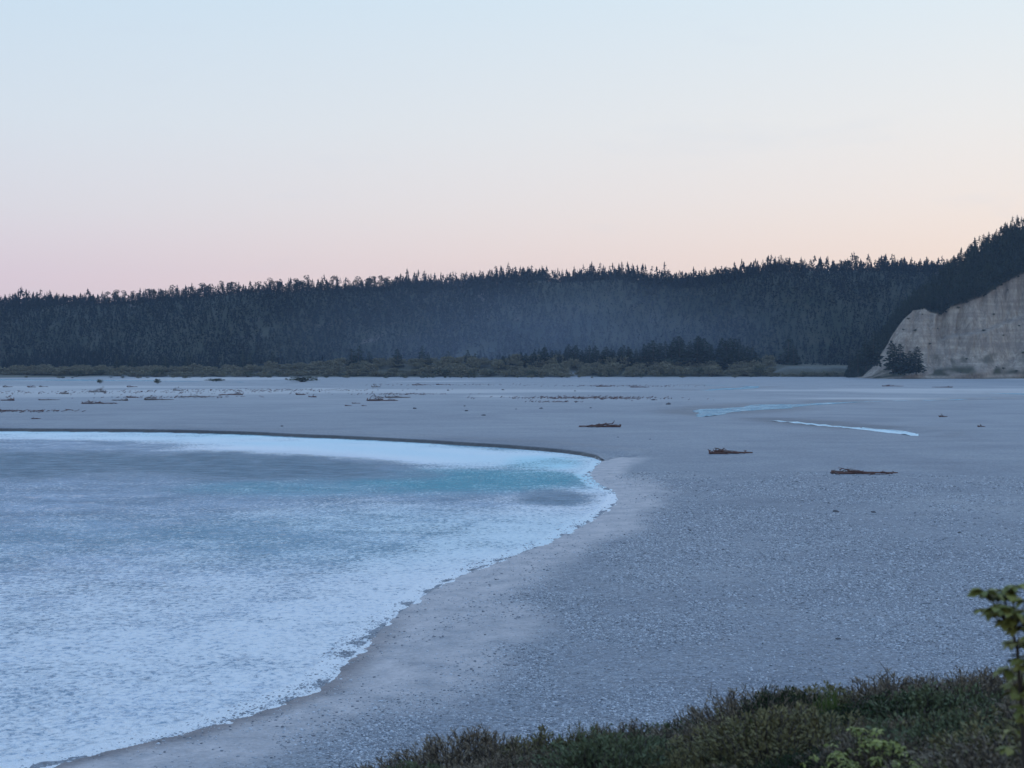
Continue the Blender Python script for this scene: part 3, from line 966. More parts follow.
SCR = [scrubmesh(400 + k, ['scrub', 'scrub', 'scrub_d', 'scrub_d', 'scrub'][k % 5], n=420) for k in range(9)]
scm = MB()
ns = 0
for n in range(1160):
    px = random.uniform(-20, 870)
    y = random.uniform(1342, 1412)
    if px < 110: y = random.uniform(1358, 1400)
    if 770 < px: y = random.uniform(1335, 1352)
    stray = n % 19 == 0 and px < 770
    if stray: y = random.uniform(1275, 1345)
    x = (px - 512) / F * y
    front = (y < 1352 or (px < 110 and y < 1366))
    s = random.uniform(4, 11) * (1 if px < 770 else .45) * (.45 if stray else 1)
    hm = random.uniform(.45, 1.15) * (.75 if px < 440 else 1.15)
    if front and (ns < 130 or stray):
        ns += 1
        if px < 280: lab, grp = 'low olive bush in the far scrub line at the gravel edge, below the round-headed pines', 'bushes of the far scrub line under the round-headed pines'
        elif px < 480: lab, grp = 'pale olive bush in the dusty stretch of the far scrub line', 'bushes in the dusty stretch of the scrub line'
        elif px < 770: lab, grp = 'rounded olive bush at the gravel edge in front of the dark valley wood', 'bushes in front of the valley wood'
        else: lab, grp = 'tussocky low bush on the grassy terrace beside the clay spur', 'low bushes on the terrace by the spur'
        plant('scrub_bush', SCR[n % 9], (x, y, gzf(x, y)), random.uniform(0, 6.28), (s, s, s * hm), lab, 'bush', grp)
    else:
        me = SCR[n % 9][0][1]
        if not hasattr(scrubmesh, 'c'): scrubmesh.c = {}
        if n % 9 not in scrubmesh.c:
            co = np.empty(len(me.vertices) * 3); me.vertices.foreach_get('co', co)
            scrubmesh.c[n % 9] = co.reshape(-1, 3)
        co = scrubmesh.c[n % 9]
        scm.add(co * [s, s, s * hm] + [x, y, gzf(x, y)], np.arange(len(co)).reshape(-1, 4), None, .5)
tag(obj('scrub', scm.build('scrub', M['scrub'])), 'mass of olive scrub between the gravel and the hill foot', kind='stuff')

# grassy river terrace with its pale top, left of the spur
xs = np.arange(G(762, 378)[0] * 1.0, (868 - 512) / F * 1400, 1.5)
prof = [(1338, -.6), (1341, 1.2), (1346, 3.0), (1350, 5.5), (1354, 8.0), (1358, 10.0), (1364, 11.0), (1380, 11.4), (1400, 11.6), (1425, 11)]
V = []
x0t, x1t = xs[0], xs[-1]
for x in xs:
    for (y, z) in prof:
        e = smooth(x0t, x0t + 34, x)
        V.append((x, y + 4 * (vnoise(np.array([x * .08]), np.array([y * .1]), 5)[0] - .5), (z + (vnoise(np.array([x * .2]), np.array([y * .3]), 6)[0] - .5) * 1.2) * (.25 + .75 * e) if z > 0 else z))
K = len(prof)
i, j = np.meshgrid(np.arange(len(xs) - 1), np.arange(K - 1), indexing='ij')
Qd = np.stack([i * K + j, (i + 1) * K + j, (i + 1) * K + j + 1, i * K + j + 1], -1).reshape(-1, 4)
nv = len(V)
soil = np.tile([1, 1, 1, 1, .95, .75, .95, 1, 1, 1], len(xs)).astype(float)
tag(obj('river_terrace', mesh('river_terrace', V, Qd, M['gravel'], dict(soil=soil, silt=np.zeros(nv), wet=np.zeros(nv), pale=np.zeros(nv)), True)), kind='structure')

# small bushes clinging to the clay
for k, (u, v) in enumerate([(903, .86), (908, .95), (897, .6), (915, .72), (922, .93), (930, .55), (962, .97), (985, .62), (997, .75), (1004, .5), (1012, .92), (1019, .55),
                            (996, .17), (1003, .14), (1014, .10), (958, .12), (1020, .30), (967, .30), (940, .80)]):
    x, y, z = [float(q[0]) for q in spur(np.array([float(u)]), np.array([v]))]
    s = random.uniform(1.1, 2.4)
    plant('cliff_bush', SCR[2], (x, y - .7, z - .4), k, s, 'small dark bush clinging to the bare clay cliff', 'bush', 'small bushes on the clay cliff')


# ------------------------------------------------------------------ driftwood
def gz_(x, y):
    return float(terrain(np.array([x]), np.array([y]))[0][0])


def driftwood(seed, px0, px1, py, hpx, label, mat='wood', nb=5, root='left', name='driftwood_log', near=False):
    """a washed-up tree: trunk, root plate, snapped limbs"""
    r = np.random.default_rng(seed)
    x0, y0 = G(px0, py, .6); x1, y1 = G(px1, py, .6)
    L = math.hypot(x1 - x0, y1 - y0); hgt = hpx / F * y0
    cx, cy = (x0 + x1) / 2, (y0 + y1) / 2
    root_o = empty(name, (cx, cy, gz_(cx, cy)), r.uniform(-.15, .15))
    tag(root_o, label, 'driftwood')
    sg = -1 if root == 'left' else 1
    R0 = max(.10, min(hgt * .20, .30))
    cpk = r.uniform(.15, .4) if root == 'left' else r.uniform(.6, .85)
    if root == 'right': cpk = 1 - r.uniform(.12, .35)

    def env(xx):
        u_ = xx / L + .5
        return hgt * (.30 + .75 * exp(-((u_ - cpk) / .16) ** 2)) * float(smooth(0, .08, u_) * (1 - smooth(.9, 1.0, u_)) * .8 + .2)
    m = MB()
    t = np.linspace(0, 1, 9)
    P = np.column_stack([sg * L * .5 * (1 - 2 * t) * .95, r.normal(0, .10, 9) + (t - .5) * L * .12, R0 * .8 + .04 * np.abs(r.normal(0, 1, 9))])
    v, q, tt = tube(P, R0 * (1 - .6 * t) * r.uniform(.85, 1.15, 9), 7, seed, .15); m.add(v, q, tt)
    obj('trunk', m.build('driftwood_trunk', M[mat], False), root_o)
    m = MB()
    for k in range(7):
        a = r.uniform(-.3, pi + .3); ln = hgt * r.uniform(.25, .6)
        b = P[0] + [0, 0, .05]
        e1 = b + np.array([sg * ln * .2 + r.normal(0, .06), cos(a) * ln * .6, sin(a) * ln * .5])
        e2 = b + np.array([r.normal(0, .2), cos(a) * ln, sin(a) * ln * r.uniform(.5, 1)])
        e1[2] = max(.05, e1[2]); e2[2] = max(.05, e2[2])
        v, q, tt = tube([b, e1, e2], [R0 * .7, R0 * .45, R0 * .2], 5, seed + k, .25); m.add(v, q, tt)
    obj('root_plate', m.build('driftwood_roots', M[mat]), root_o)
    nbr = int(nb * 1.6) + 2
    for k in range(nbr):
        m = MB()
        c0 = r.uniform(-.46, .46) * L if k % 2 else (cpk - .5 + r.normal(0, .12)) * L
        c0 = float(np.clip(c0, -.47 * L, .47 * L))
        e0 = env(c0)
        b = np.array([c0, r.normal(0, .06) * L * .5, e0 * r.uniform(.05, .7)])
        ln = r.uniform(.12, .34) * L
        a = r.choice([0, pi]) + r.normal(0, .45)
        rise = r.normal(0, .18) if k % 5 else r.uniform(.5, 1.3)
        if rise > .4: ln = min(ln, hgt * .8)
        d = np.array([cos(a), sin(a), rise]); d /= np.linalg.norm(d)
        p1 = b + d * ln * .5 + r.normal(0, .06, 3) * ln; p2 = b + d * ln + r.normal(0, .10, 3) * ln
        for pp_ in (b, p1, p2):
            pp_[0] = np.clip(pp_[0], -L * .5, L * .5)
            pp_[2] = np.clip(pp_[2], .04, env(pp_[0]) * (1.15 if k % 5 else 1.7))
        rb = R0 * r.uniform(.25, .6)
        v, q, tt = tube([b, p1, p2], [rb, rb * .75, rb * .35], 5, seed + k, .2); m.add(v, q, tt)
        for s_ in range(3):
            pa = b + (p2 - b) * r.uniform(.2, .95); pb = pa + r.normal(0, .22, 3) * ln * [1, 1, .5] + [0, 0, .05 * ln]
            pb[2] = np.clip(pb[2], .04, env(pb[0]) * 1.5); pb[0] = np.clip(pb[0], -L * .5, L * .5)
            v, q, tt = tube([pa, pb], [rb * .45, rb * .2], 4); m.add(v, q, tt)
        obj('branch', m.build('driftwood_branch', M[mat if k % 4 else 'wood_g']), root_o)
    return root_o


DW = [
    (578, 621, 427.5, 5.5, 'reddish log with a raised tangle at one end, just beyond the curved cut bank', 'wood', 14, 'right'),
    (709, 754, 454.5, 7, 'forked washed-up tree with limbs pointing up, alone on the open gravel right of the river', 'wood', 14, 'left'),
    (831, 900, 474.5, 6.5, 'longest and nearest log with thin branches lying flat on the gravel', 'wood', 18, 'left'),
    (367, 399, 401.5, 8, 'biggest dark brown tree wreck on the gravel beyond the bank', 'wood', 12, 'left'),
    (385, 411, 398.5, 5, 'pale stripped limb trailing off behind the biggest tree wreck', 'wood_g', 6, 'left'),
    (0, 14, 401.5, 5.5, 'humped reddish wood heap at the far left edge of the gravel', 'wood', 8, 'right'),
    (39, 60, 401, 2.5, 'thin flat log right of the humped heap', 'wood_g', 3, 'left'),
    (82, 117, 404.5, 4.2, 'long low dark red log nearest the river on the left gravel', 'wood', 8, 'left'),
    (111, 128, 401.5, 3.8, 'short brown log end on to the long dark red one', 'wood_g', 5, 'right'),
    (127, 139, 398.2, 3.2, 'small log behind the short brown one', 'wood', 4, 'left'),
    (145, 174, 400.8, 5.2, 'brown log with a knobbly root at its near end, mid left gravel', 'wood_g', 8, 'left'),
    (86, 107, 392.5, 5, 'heaped brown branches on the pale flat behind the long red log', 'wood_g', 10, 'right'),
    (58, 69, 394.5, 4, 'small grey wood heap between the pale flat and the flat log', 'wood_g', 5, 'right'),
    (127, 138, 387.5, 2.6, 'low dark log lying on the pale far flat', 'wood', 4, 'left'),
    (174, 184, 390.8, 5.2, 'stumpy root end sitting alone right of the far pale flat', 'wood_g', 6, 'left'),
    (3, 13, 387.6, 3.6, 'far heap of sticks nearest the left end of the pale flat', 'wood_g', 5, 'left'),
    (28, 36, 387.8, 4.5, 'pointed far heap of sticks on the pale flat', 'wood', 5, 'left'),
    (39, 48, 387.3, 1.8, 'thin far stick beside the pointed heap', 'wood_g', 2, 'left'),
    (66, 73, 410.6, 2.2, 'little log alone on the smooth gravel above the river bank', 'wood', 2, 'left'),
    (32, 41, 419.5, 2.4, 'small dark log nearest the cut bank on the left', 'wood', 3, 'left'),
    (218, 243, 395.6, 3.8, 'dark log with a long thin tail, mid distance', 'wood', 5, 'right'),
    (180, 215, 397.5, 2.4, 'faint line of pale branches behind the knobbly brown log', 'wood_g', 5, 'left'),
    (296, 306, 395.4, 4.6, 'left one of the twin reddish stumps', 'wood', 5, 'left'),
    (308, 316, 398.0, 5.4, 'right and nearer one of the twin reddish stumps', 'wood', 5, 'right'),
    (372, 381, 387.5, 5.2, 'rounded brown root ball behind the biggest tree wreck', 'wood_g', 7, 'left'),
    (352, 361, 404.2, 1.8, 'thin log before the biggest tree wreck', 'wood', 2, 'left'),
    (345, 352, 406.5, 1.8, 'short stick left of the thin log before the tree wreck', 'wood', 2, 'left'),
    (362, 367, 406.5, 1.6, 'tiny stick right of the thin log before the tree wreck', 'wood', 1, 'left'),
    (939, 948, 417.5, 3.4, 'dark angular stump between the side channel and the right edge', 'wood', 4, 'left'),
    (978, 985, 427.5, 3.2, 'small dark stump nearest the right edge of the gravel', 'wood', 3, 'left'),
    (882, 905, 386.5, 2.4, 'dark flat wood line below the clay cliff', 'wood', 4, 'left'),
    (932, 952, 387.6, 2.2, 'thin dark log on the gravel under the middle of the clay cliff', 'wood', 3, 'right'),
    (596, 612, 386.6, 2.2, 'dark snag in the far wood litter before the valley wood', 'wood', 4, 'left'),
    (630, 650, 387.4, 2.2, 'long dark snag right of the far wood litter', 'wood', 4, 'left'),
    (412, 428, 385.4, 2.2, 'dark snag at the far edge near the dusty stretch', 'wood', 4, 'left'),
    (436, 444, 385.0, 1.8, 'short snag beside the dusty stretch of gravel', 'wood', 2, 'left'),
]
for k, d in enumerate(DW):
    driftwood(500 + 13 * k, d[0], d[1], d[2], d[3], d[4], d[5], d[6], d[7])

# litter of sticks left by floods
lt = MB()
for (cx, cy, rx, ry, n) in ((590, 400, 40, 22, 420), (15, 413.5, 20, 9, 130), (620, 387, 48, 20, 160), (270, 392, 70, 34, 260), (400, 396, 30, 14, 90), (180, 399, 40, 20, 90),
                            (455, 386, 60, 24, 90), (100, 394, 120, 44, 260), (560, 404, 14, 6, 50)):
    gx, gy = G(cx, cy)
    for k in range(n):
        x = gx + random.gauss(0, rx * .45); y = gy + random.gauss(0, ry * .5)
        z = gz_(x, y) if k % 12 == 0 else z
        a = random.gauss(0, .8); ln = random.uniform(.4, 1.5)
        z0 = gz_(x, y)
        v, q, t = tube([(x, y, z0 + .06), (x + cos(a) * ln, y + sin(a) * ln, z0 + random.uniform(.05, .7))], [.12, .07], 4)
        lt.add(v, q, t)
tag(obj('driftwood_litter', lt.build('driftwood_litter', M['wood'])), 'scattered reddish sticks strewn over the far gravel', kind='stuff')

# bushes out on the gravel
for k, (px, py, w, h, lab) in enumerate([
        (157.5, 384, 5, 5, 'spindly bare bush standing on the far pale flat'), (100, 383.6, 4, 4, 'tiny upright bush on the far pale flat, left of the spindly one'),
        (303, 381.8, 42, 4.5, 'long low dark thicket at the far edge of the gravel'), (215, 380.8, 14, 3, 'low dun bush at the start of the far scrub line')]):
    x, y = G(px, py, .8)
    plant('gravel_bush', SCR[2 + k % 2 * 0], (x, y, gz_(x, y)), k, (w / F * y, max(w / F * y * .5, 3), h / F * y * 1.25), lab, 'bush')

# single dark stones
def rock_mesh(seed):
    r = np.random.default_rng(seed)
    import bmesh
    bm = bmesh.new(); bmesh.ops.create_icosphere(bm, subdivisions=2, radius=1)
    for v in bm.verts:
        n = 1 + .22 * sin(v.co.x * 3 + seed) + .15 * sin(v.co.y * 5 + seed * 2) + r.normal(0, .05)
        v.co = Vector((v.co.x * n, v.co.y * n * .8, max(v.co.z * n * .6, -.25)))
    me = bpy.data.meshes.new('boulder_rock'); bm.to_mesh(me); bm.free(); me.materials.append(M['rock'])
    return me


RK = [rock_mesh(k) for k in range(5)]
for k, (px, py, w) in enumerate([(653, 400.5, 4), (668.5, 405, 6), (575, 392, 2.5), (590.5, 408.5, 2.5), (541, 409, 4), (516, 409.5, 2), (464.5, 406.8, 2.5), (466.5, 411.6, 4), (414.5, 409, 4.5), (483.5, 415.8, 4),
                                 (503, 391, 3), (448, 391.5, 3), (282, 427, 3), (829, 504, 3), (872, 513, 4), (960, 534, 4), (935, 523.5, 3), (723, 550, 3), (724, 596.5, 3), (838, 640, 5), (839, 502, 2.4),
                                 (874, 513.5, 5), (927, 540, 3), (908, 548, 2.6), (836, 512.5, 7), (650, 440, 2), (618, 438, 2), (904, 569, 3), (938, 600, 4), (941, 601, 3), (787, 540, 3), (690, 530, 2.5)]):
    x, y = G(px, py, .6)
    s = w / F * y * .5
    o = obj('rock', RK[k % 5], None, (x, y, gz_(x, y) + s * .12))
    o.scale = (s, s, s * .75); o.rotation_euler = (0, 0, k)
    if px == 836: lab, g = 'flat dark stone nearest the longest log', None
    elif y > 330: lab, g = 'small dark stone on the gravel beyond the cut bank', 'dark stones beyond the bank'
    else: lab, g = 'dark stone lying among the grey cobbles of the near gravel', 'dark stones on the near gravel'
    tag(o, lab, 'rock', g)

# loose cobbles: a mass
nst = 330000
u = rng.random(nst)
dmin, dmax = 58.0, 240.0
Rr = dmin * (dmax / dmin) ** (u ** 1.0)
Az = np.radians(rng.uniform(-21.5, 21.5, nst))
sx = Rr * np.sin(Az); sy = Rr * np.cos(Az)
tz, mk, ds, db, ins = terrain(sx, sy)
cl = fbm(sx * .16, sy * .09, 600, 4)
k_ = (tz < 2.5) & ((~ins) | (ds < 2.2)) & (rng.random(nst) < .16 + 1.5 * smooth(.40, .66, cl)) & (rng.random(nst) > mk['silt'] * .85)
sx, sy, tz, Rr, ds, ins = sx[k_], sy[k_], tz[k_], Rr[k_], ds[k_], ins[k_]
n = len(sx)
ph = (1 + 5 ** .5) / 2
ico = np.array([(-1, ph, 0), (1, ph, 0), (-1, -ph, 0), (1, -ph, 0), (0, -1, ph), (0, 1, ph), (0, -1, -ph), (0, 1, -ph), (ph, 0, -1), (ph, 0, 1), (-ph, 0, -1), (-ph, 0, 1)]) / 1.9
icf = np.array([(0, 11, 5), (0, 5, 1), (0, 1, 7), (0, 7, 10), (0, 10, 11), (1, 5, 9), (5, 11, 4), (11, 10, 2), (10, 7, 6), (7, 1, 8), (3, 9, 4), (3, 4, 2), (3, 2, 6), (3, 6, 8), (3, 8, 9), (4, 9, 5), (2, 4, 11), (6, 2, 10), (8, 6, 7), (9, 8, 1)])
s = (.032 + .065 * rng.random(n) ** 4.0) * (Rr / 70) ** .5
a = rng.uniform(0, 6.28, n)
sc3 = np.stack([s * rng.uniform(.8, 1.5, n), s * rng.uniform(.7, 1.1, n), s * rng.uniform(.4, .75, n)], 1)
vv = ico[None] * sc3[:, None] * rng.uniform(.8, 1.2, (n, 12, 1))
ca, sa = np.cos(a)[:, None], np.sin(a)[:, None]
vx = vv[..., 0] * ca - vv[..., 1] * sa; vy = vv[..., 0] * sa + vv[..., 1] * ca
VV_ = np.stack([vx + sx[:, None], vy + sy[:, None], vv[..., 2] + (tz + s * .12)[:, None]], -1).reshape(-1, 3)
FF = (icf[None] + (np.arange(n) * 12)[:, None, None]).reshape(-1, 3)
tag(obj('cobbles', mesh('cobbles', VV_, FF, M['stone'], None, True)), 'grey river cobbles strewn over the near gravel', kind='stuff')

# ------------------------------------------------------------------ the thicket on the bank in front
def shrub(seed, mat, stems=90, per=40, leaf=.022, wr=.55, h=.9, w=.8, up=.5, twig='twig', bare=0.0, spread=.12):
    """many stems fanning from the base, leaves set along their outer half. unit: metres"""
    r = np.random.default_rng(seed)
    st = MB(); C = []; D = []
    for k in range(stems):
        a = r.uniform(0, 6.28); e = r.uniform(0, 1) ** .6
        ln = h * (r.uniform(.84, 1.0) if k % 12 else r.uniform(.95, 1.06))
        tip = np.array([cos(a) * w * e, sin(a) * w * e, ln * (1 - .62 * e ** 2.2)])
        base = np.array([cos(a) * .12 * w, sin(a) * .12 * w, -.1])
        mid = (base + tip) / 2 + np.array([cos(a) * .12 * w, sin(a) * .12 * w, .05]) + r.normal(0, .03, 3)
        t = np.linspace(0, 1, 6)[:, None]
        P = (1 - t) ** 2 * base + 2 * t * (1 - t) * mid + t ** 2 * tip
        v, q, tt = tube(P, np.linspace(.011, .003, 6), 3); st.add(v, q, tt)
        tl = r.uniform(.30, 1.0, per) ** .8
        pts = ((1 - tl[:, None]) ** 2 * base + 2 * tl[:, None] * (1 - tl[:, None]) * mid + tl[:, None] ** 2 * tip)
        off = r.normal(0, 1, (per, 3)) * spread * (1.15 - tl[:, None]) * 1.2
        C.append(pts + off)
        D.append(r.normal(0, .55, (per, 3)) + (tip - base) / np.linalg.norm(tip - base) * up * 1.6 + off * 2)
        # twiglets
        for s_ in range(3):
            j = int(r.integers(per)); v, q, tt = tube([pts[j], pts[j] + off[j] * 1.1 + r.normal(0, .03, 3) + [0, 0, .06]], [.004, .0015], 3); st.add(v, q, tt)
    C = np.concatenate(C); D = np.concatenate(D)
    if bare: kk = r.random(len(C)) > bare; C, D = C[kk], D[kk]
    L = r.uniform(.6, 1.4, len(C)) * leaf
    m = MB(); v, q = leaf_quads(C, D, L, L * wr, r, .1); m.add(v, q)
    return [('stems', st.build('shrub_stems', M[twig])), ('foliage', m.build('shrub_foliage', M[mat]))]


SH = {
    'heath': [shrub(700 + k, 'heath', 240, 60, .040, .22, .85, .85, .8, 'twig', .0, .085) for k in range(3)],
    'dark': [shrub(710 + k, 'darkgreen', 200, 80, .036, .38, .95, .75, .8, 'twig', 0, .08) for k in range(2)],
    'sage': [shrub(720 + k, 'sage', 220, 80, .038, .42, .70, .85, .7, 'twig', 0, .085) for k in range(2)],
    'olive': [shrub(730 + k, 'olive', 220, 70, .038, .36, .80, .85, .7, 'twig', 0, .085) for k in range(3)],
    'lime': [shrub(740 + k, 'lime', 80, 60, .045, .16, 1.0, .42, 1.6, 'lime', 0, .05) for k in range(2)],
}


def broadleaf(seed, h=1.3, w=.7, mat='yellow', stems=9, cl=9):
    """upright stems that end in whorls of broad drooping leaves"""
    r = np.random.default_rng(seed)
    st = MB(); C = []; D = []; LL = []
    for k in range(stems):
        a = r.uniform(0, 6.28); e = r.uniform(.1, 1)
        tip = np.array([cos(a) * w * e, sin(a) * w * e, h * r.uniform(.6, 1.05) * (1 - .3 * e)])
        mid = tip * [.35, .35, .55]
        t = np.linspace(0, 1, 7)[:, None]
        P = 2 * t * (1 - t) * mid + t ** 2 * tip
        v, q, tt = tube(P, np.linspace(.016, .006, 7), 5); st.add(v, q, tt)
        heads = [tip] + [P[int(r.integers(3, 6))] + r.normal(0, .10, 3) + [0, 0, .03] for _ in range(3)]
        for hd in heads:
            v, q, tt = tube([P[4], hd], [.006, .004], 4); st.add(v, q, tt)
            n = int(r.integers(cl - 2, cl + 3))
            for j in range(n):
                b = 6.283 * j / n + r.normal(0, .25)
                d = np.array([cos(b), sin(b), r.uniform(-.35, .30)])
                C.append(hd + d * .015); D.append(d); LL.append(r.uniform(.055, .105))
    C = np.array(C); D = np.array(D); LL = np.array(LL)
    # leaves lie nearly flat: side vector horizontal, folded along the midrib, 6-gon outline
    n = len(C); D /= np.linalg.norm(D, axis=1, keepdims=True)
    S = np.cross(D, [0, 0, 1.0]) + r.normal(0, .25, (n, 3)); S /= np.linalg.norm(S, axis=1, keepdims=True)
    N = np.cross(S, D); N /= np.linalg.norm(N, axis=1, keepdims=True)
    L = LL[:, None]; W = L * .26
    pts = [C, C + D * L * .3 + S * W * .85 + N * W * .25, C + D * L * .65 + S * W + N * W * .1, C + D * L - N * L * .25, C + D * L * .65 - S * W + N * W * .1, C + D * L * .3 - S * W * .85 + N * W * .25,
           C + D * L * .5 + N * 0]
    V = np.stack(pts, 1).reshape(-1, 3)
    base = np.arange(n)[:, None] * 7
    Q = np.vstack([base + [0, 1, 2, 6], base + [6, 2, 3, 4][:4], base + [0, 6, 4, 5]])
    m = MB(); m.add(V, Q)
    return [('stems', st.build('leafy_stems', M['twig'])), ('foliage', m.build('leafy_foliage', M[mat]))]


def at_bank(px, d):
    az = math.atan((px - 512) / F)
    x, y = d * math.sin(az), d * math.cos(az)
    return x, y, gz_(x, y)


def topline(px):
    return np.interp(px, [380, 440, 520, 570, 600, 640, 690, 740, 760, 800, 850, 880, 940, 980, 1024, 1100], [768, 756, 744, 728, 722, 722, 716, 706, 696, 688, 688, 688, 678, 674, 668, 655])


kinds = ['heath', 'olive', 'heath', 'dark', 'heath', 'olive', 'sage', 'heath']
LAB = {
    'heath': ('brown twiggy heath shrub in the thicket on the near bank', 'brown heath shrubs of the thicket'),
    'olive': ('dull olive shrub in the thicket on the near bank', 'olive shrubs of the thicket'),
    'dark': ('blackish green dense shrub in the thicket on the near bank', 'blackish green shrubs of the thicket'),
    'sage': ('soft grey-green shrub in the thicket on the near bank', 'grey-green shrubs of the thicket'),
    'lime': ('upright broom with bright green stems on the near bank', 'bright green brooms of the thicket'),
}


def place(kind, px, d, topy, label=None, wmul=1.0, idx=0):
    """stand a shrub on the bank so that its top reaches the line of the thicket"""
    x, y, z = at_bank(px, d)
    ztop = H - (topy - 357) / F * y
    hh = ztop - z
    if hh < .25: hh = .25
    parts = SH[kind][idx % len(SH[kind])]
    base_h = {'heath': .85, 'dark': .95, 'sage': .7, 'olive': .8, 'lime': 1.0}[kind]
    s = hh / base_h
    s = min(s, 1.5)
    w = max(.8, min(s, 1.15)) * wmul * 1.15
    lab, grp = LAB[kind]
    return plant('shrub', parts, (x, y, z - .02), random.uniform(0, 6.28), (w, w, s), label or lab, 'shrub', None if label else grp)


specials = [
    ('olive', 592, 19.5, 724, 'pale olive shrub standing highest at the middle of the thicket edge', .6),
    ('dark', 790, 20.0, 687, 'spiky blackish green shrub silhouetted at the gravel edge of the thicket', 1.0),
    ('lime', 831, 19.0, 681, 'upright bright green broom poking out above the thicket edge', .62),
    ('sage', 622, 17.0, 742, 'rounded light grey-green shrub low at the front, below the olive crest', 1.2),
    ('lime', 752, 17.6, 712, 'leaning green broom left of the spiky blackish shrub', .8),
    ('dark', 905, 18.4, 692, 'broad blackish green shrub behind the yellow-green leafy bush', 1.3),
    ('sage', 960, 16.5, 700, 'wide grey-green shrub under the leafy branch at the thicket corner', 1.4),
    ('heath', 985, 19.5, 672, 'tallest brown heath shrub below the leafy branch', 1.3),
    ('heath', 925, 20.5, 678, 'brown heath shrub on the crest between the broom and the leafy branch', 1.3),
    ('dark', 1000, 15.0, 735, 'dark green shrub at the lowest corner of the thicket', 1.1),
    ('olive', 700, 16.6, 752, 'olive shrub at the bottom edge right of the light grey-green mound', 1.0),
]
for k, (kd, px, d, ty, lab, wm) in enumerate(specials):
    place(kd, px, d, ty, lab, wm, k)
cnt = 0
for row, (d, dy) in enumerate([(20.6, 4), (18.8, 22), (17.0, 44), (15.4, 68), (13.9, 92)]):
    px = 385 + row * 14 + random.uniform(0, 20)
    while px < 1420:
        ty = float(topline(px)) + dy - 13 - 7 * (px < 560) + random.uniform(-5, 24) + 26 * float(fbm(np.array([px * .02]), np.array([row * .7]), 655, 2)[0] - .5)
        if ty < 800:
            kd = kinds[int(fbm(np.array([px * .011]), np.array([row * .9]), 650, 2)[0] * 22) % 8] if random.random() < .8 else random.choice(kinds)
            place(kd, px, d + random.uniform(-.5, .5), ty, None, random.uniform(1.0, 1.8), cnt); cnt += 1
        px += random.uniform(56, 100) * 19 / d

# leafy bushes
BL = [broadleaf(800, 1.25, .55, 'yellow', 13, 9), broadleaf(801, 1.0, .6, 'yellow', 14, 9)]
for k, (px, d, ty, s, lab) in enumerate([(862, 15.5, 713, .9, 'yellow-green leafy bush low in the thicket below the bright green broom'),
                                         (893, 15.0, 733, .85, 'second yellow-green leafy bush, right of and below the first'),
                                         (935, 14.4, 752, .8, 'low yellow-green leafy bush at the bottom edge of the thicket'),
                                         (838, 14.6, 750, .7, 'lowest small yellow-green leafy bush left of the others')]):
    x, y, z = at_bank(px, d)
    hh = H - (ty - 357) / F * y - z
    s2 = hh / (1.2 if k % 2 == 0 else 1.0)
    plant('leafy_bush', BL[k % 2], (x, y, z), k * 2, (s, s, max(s2, .4)), lab, 'bush')

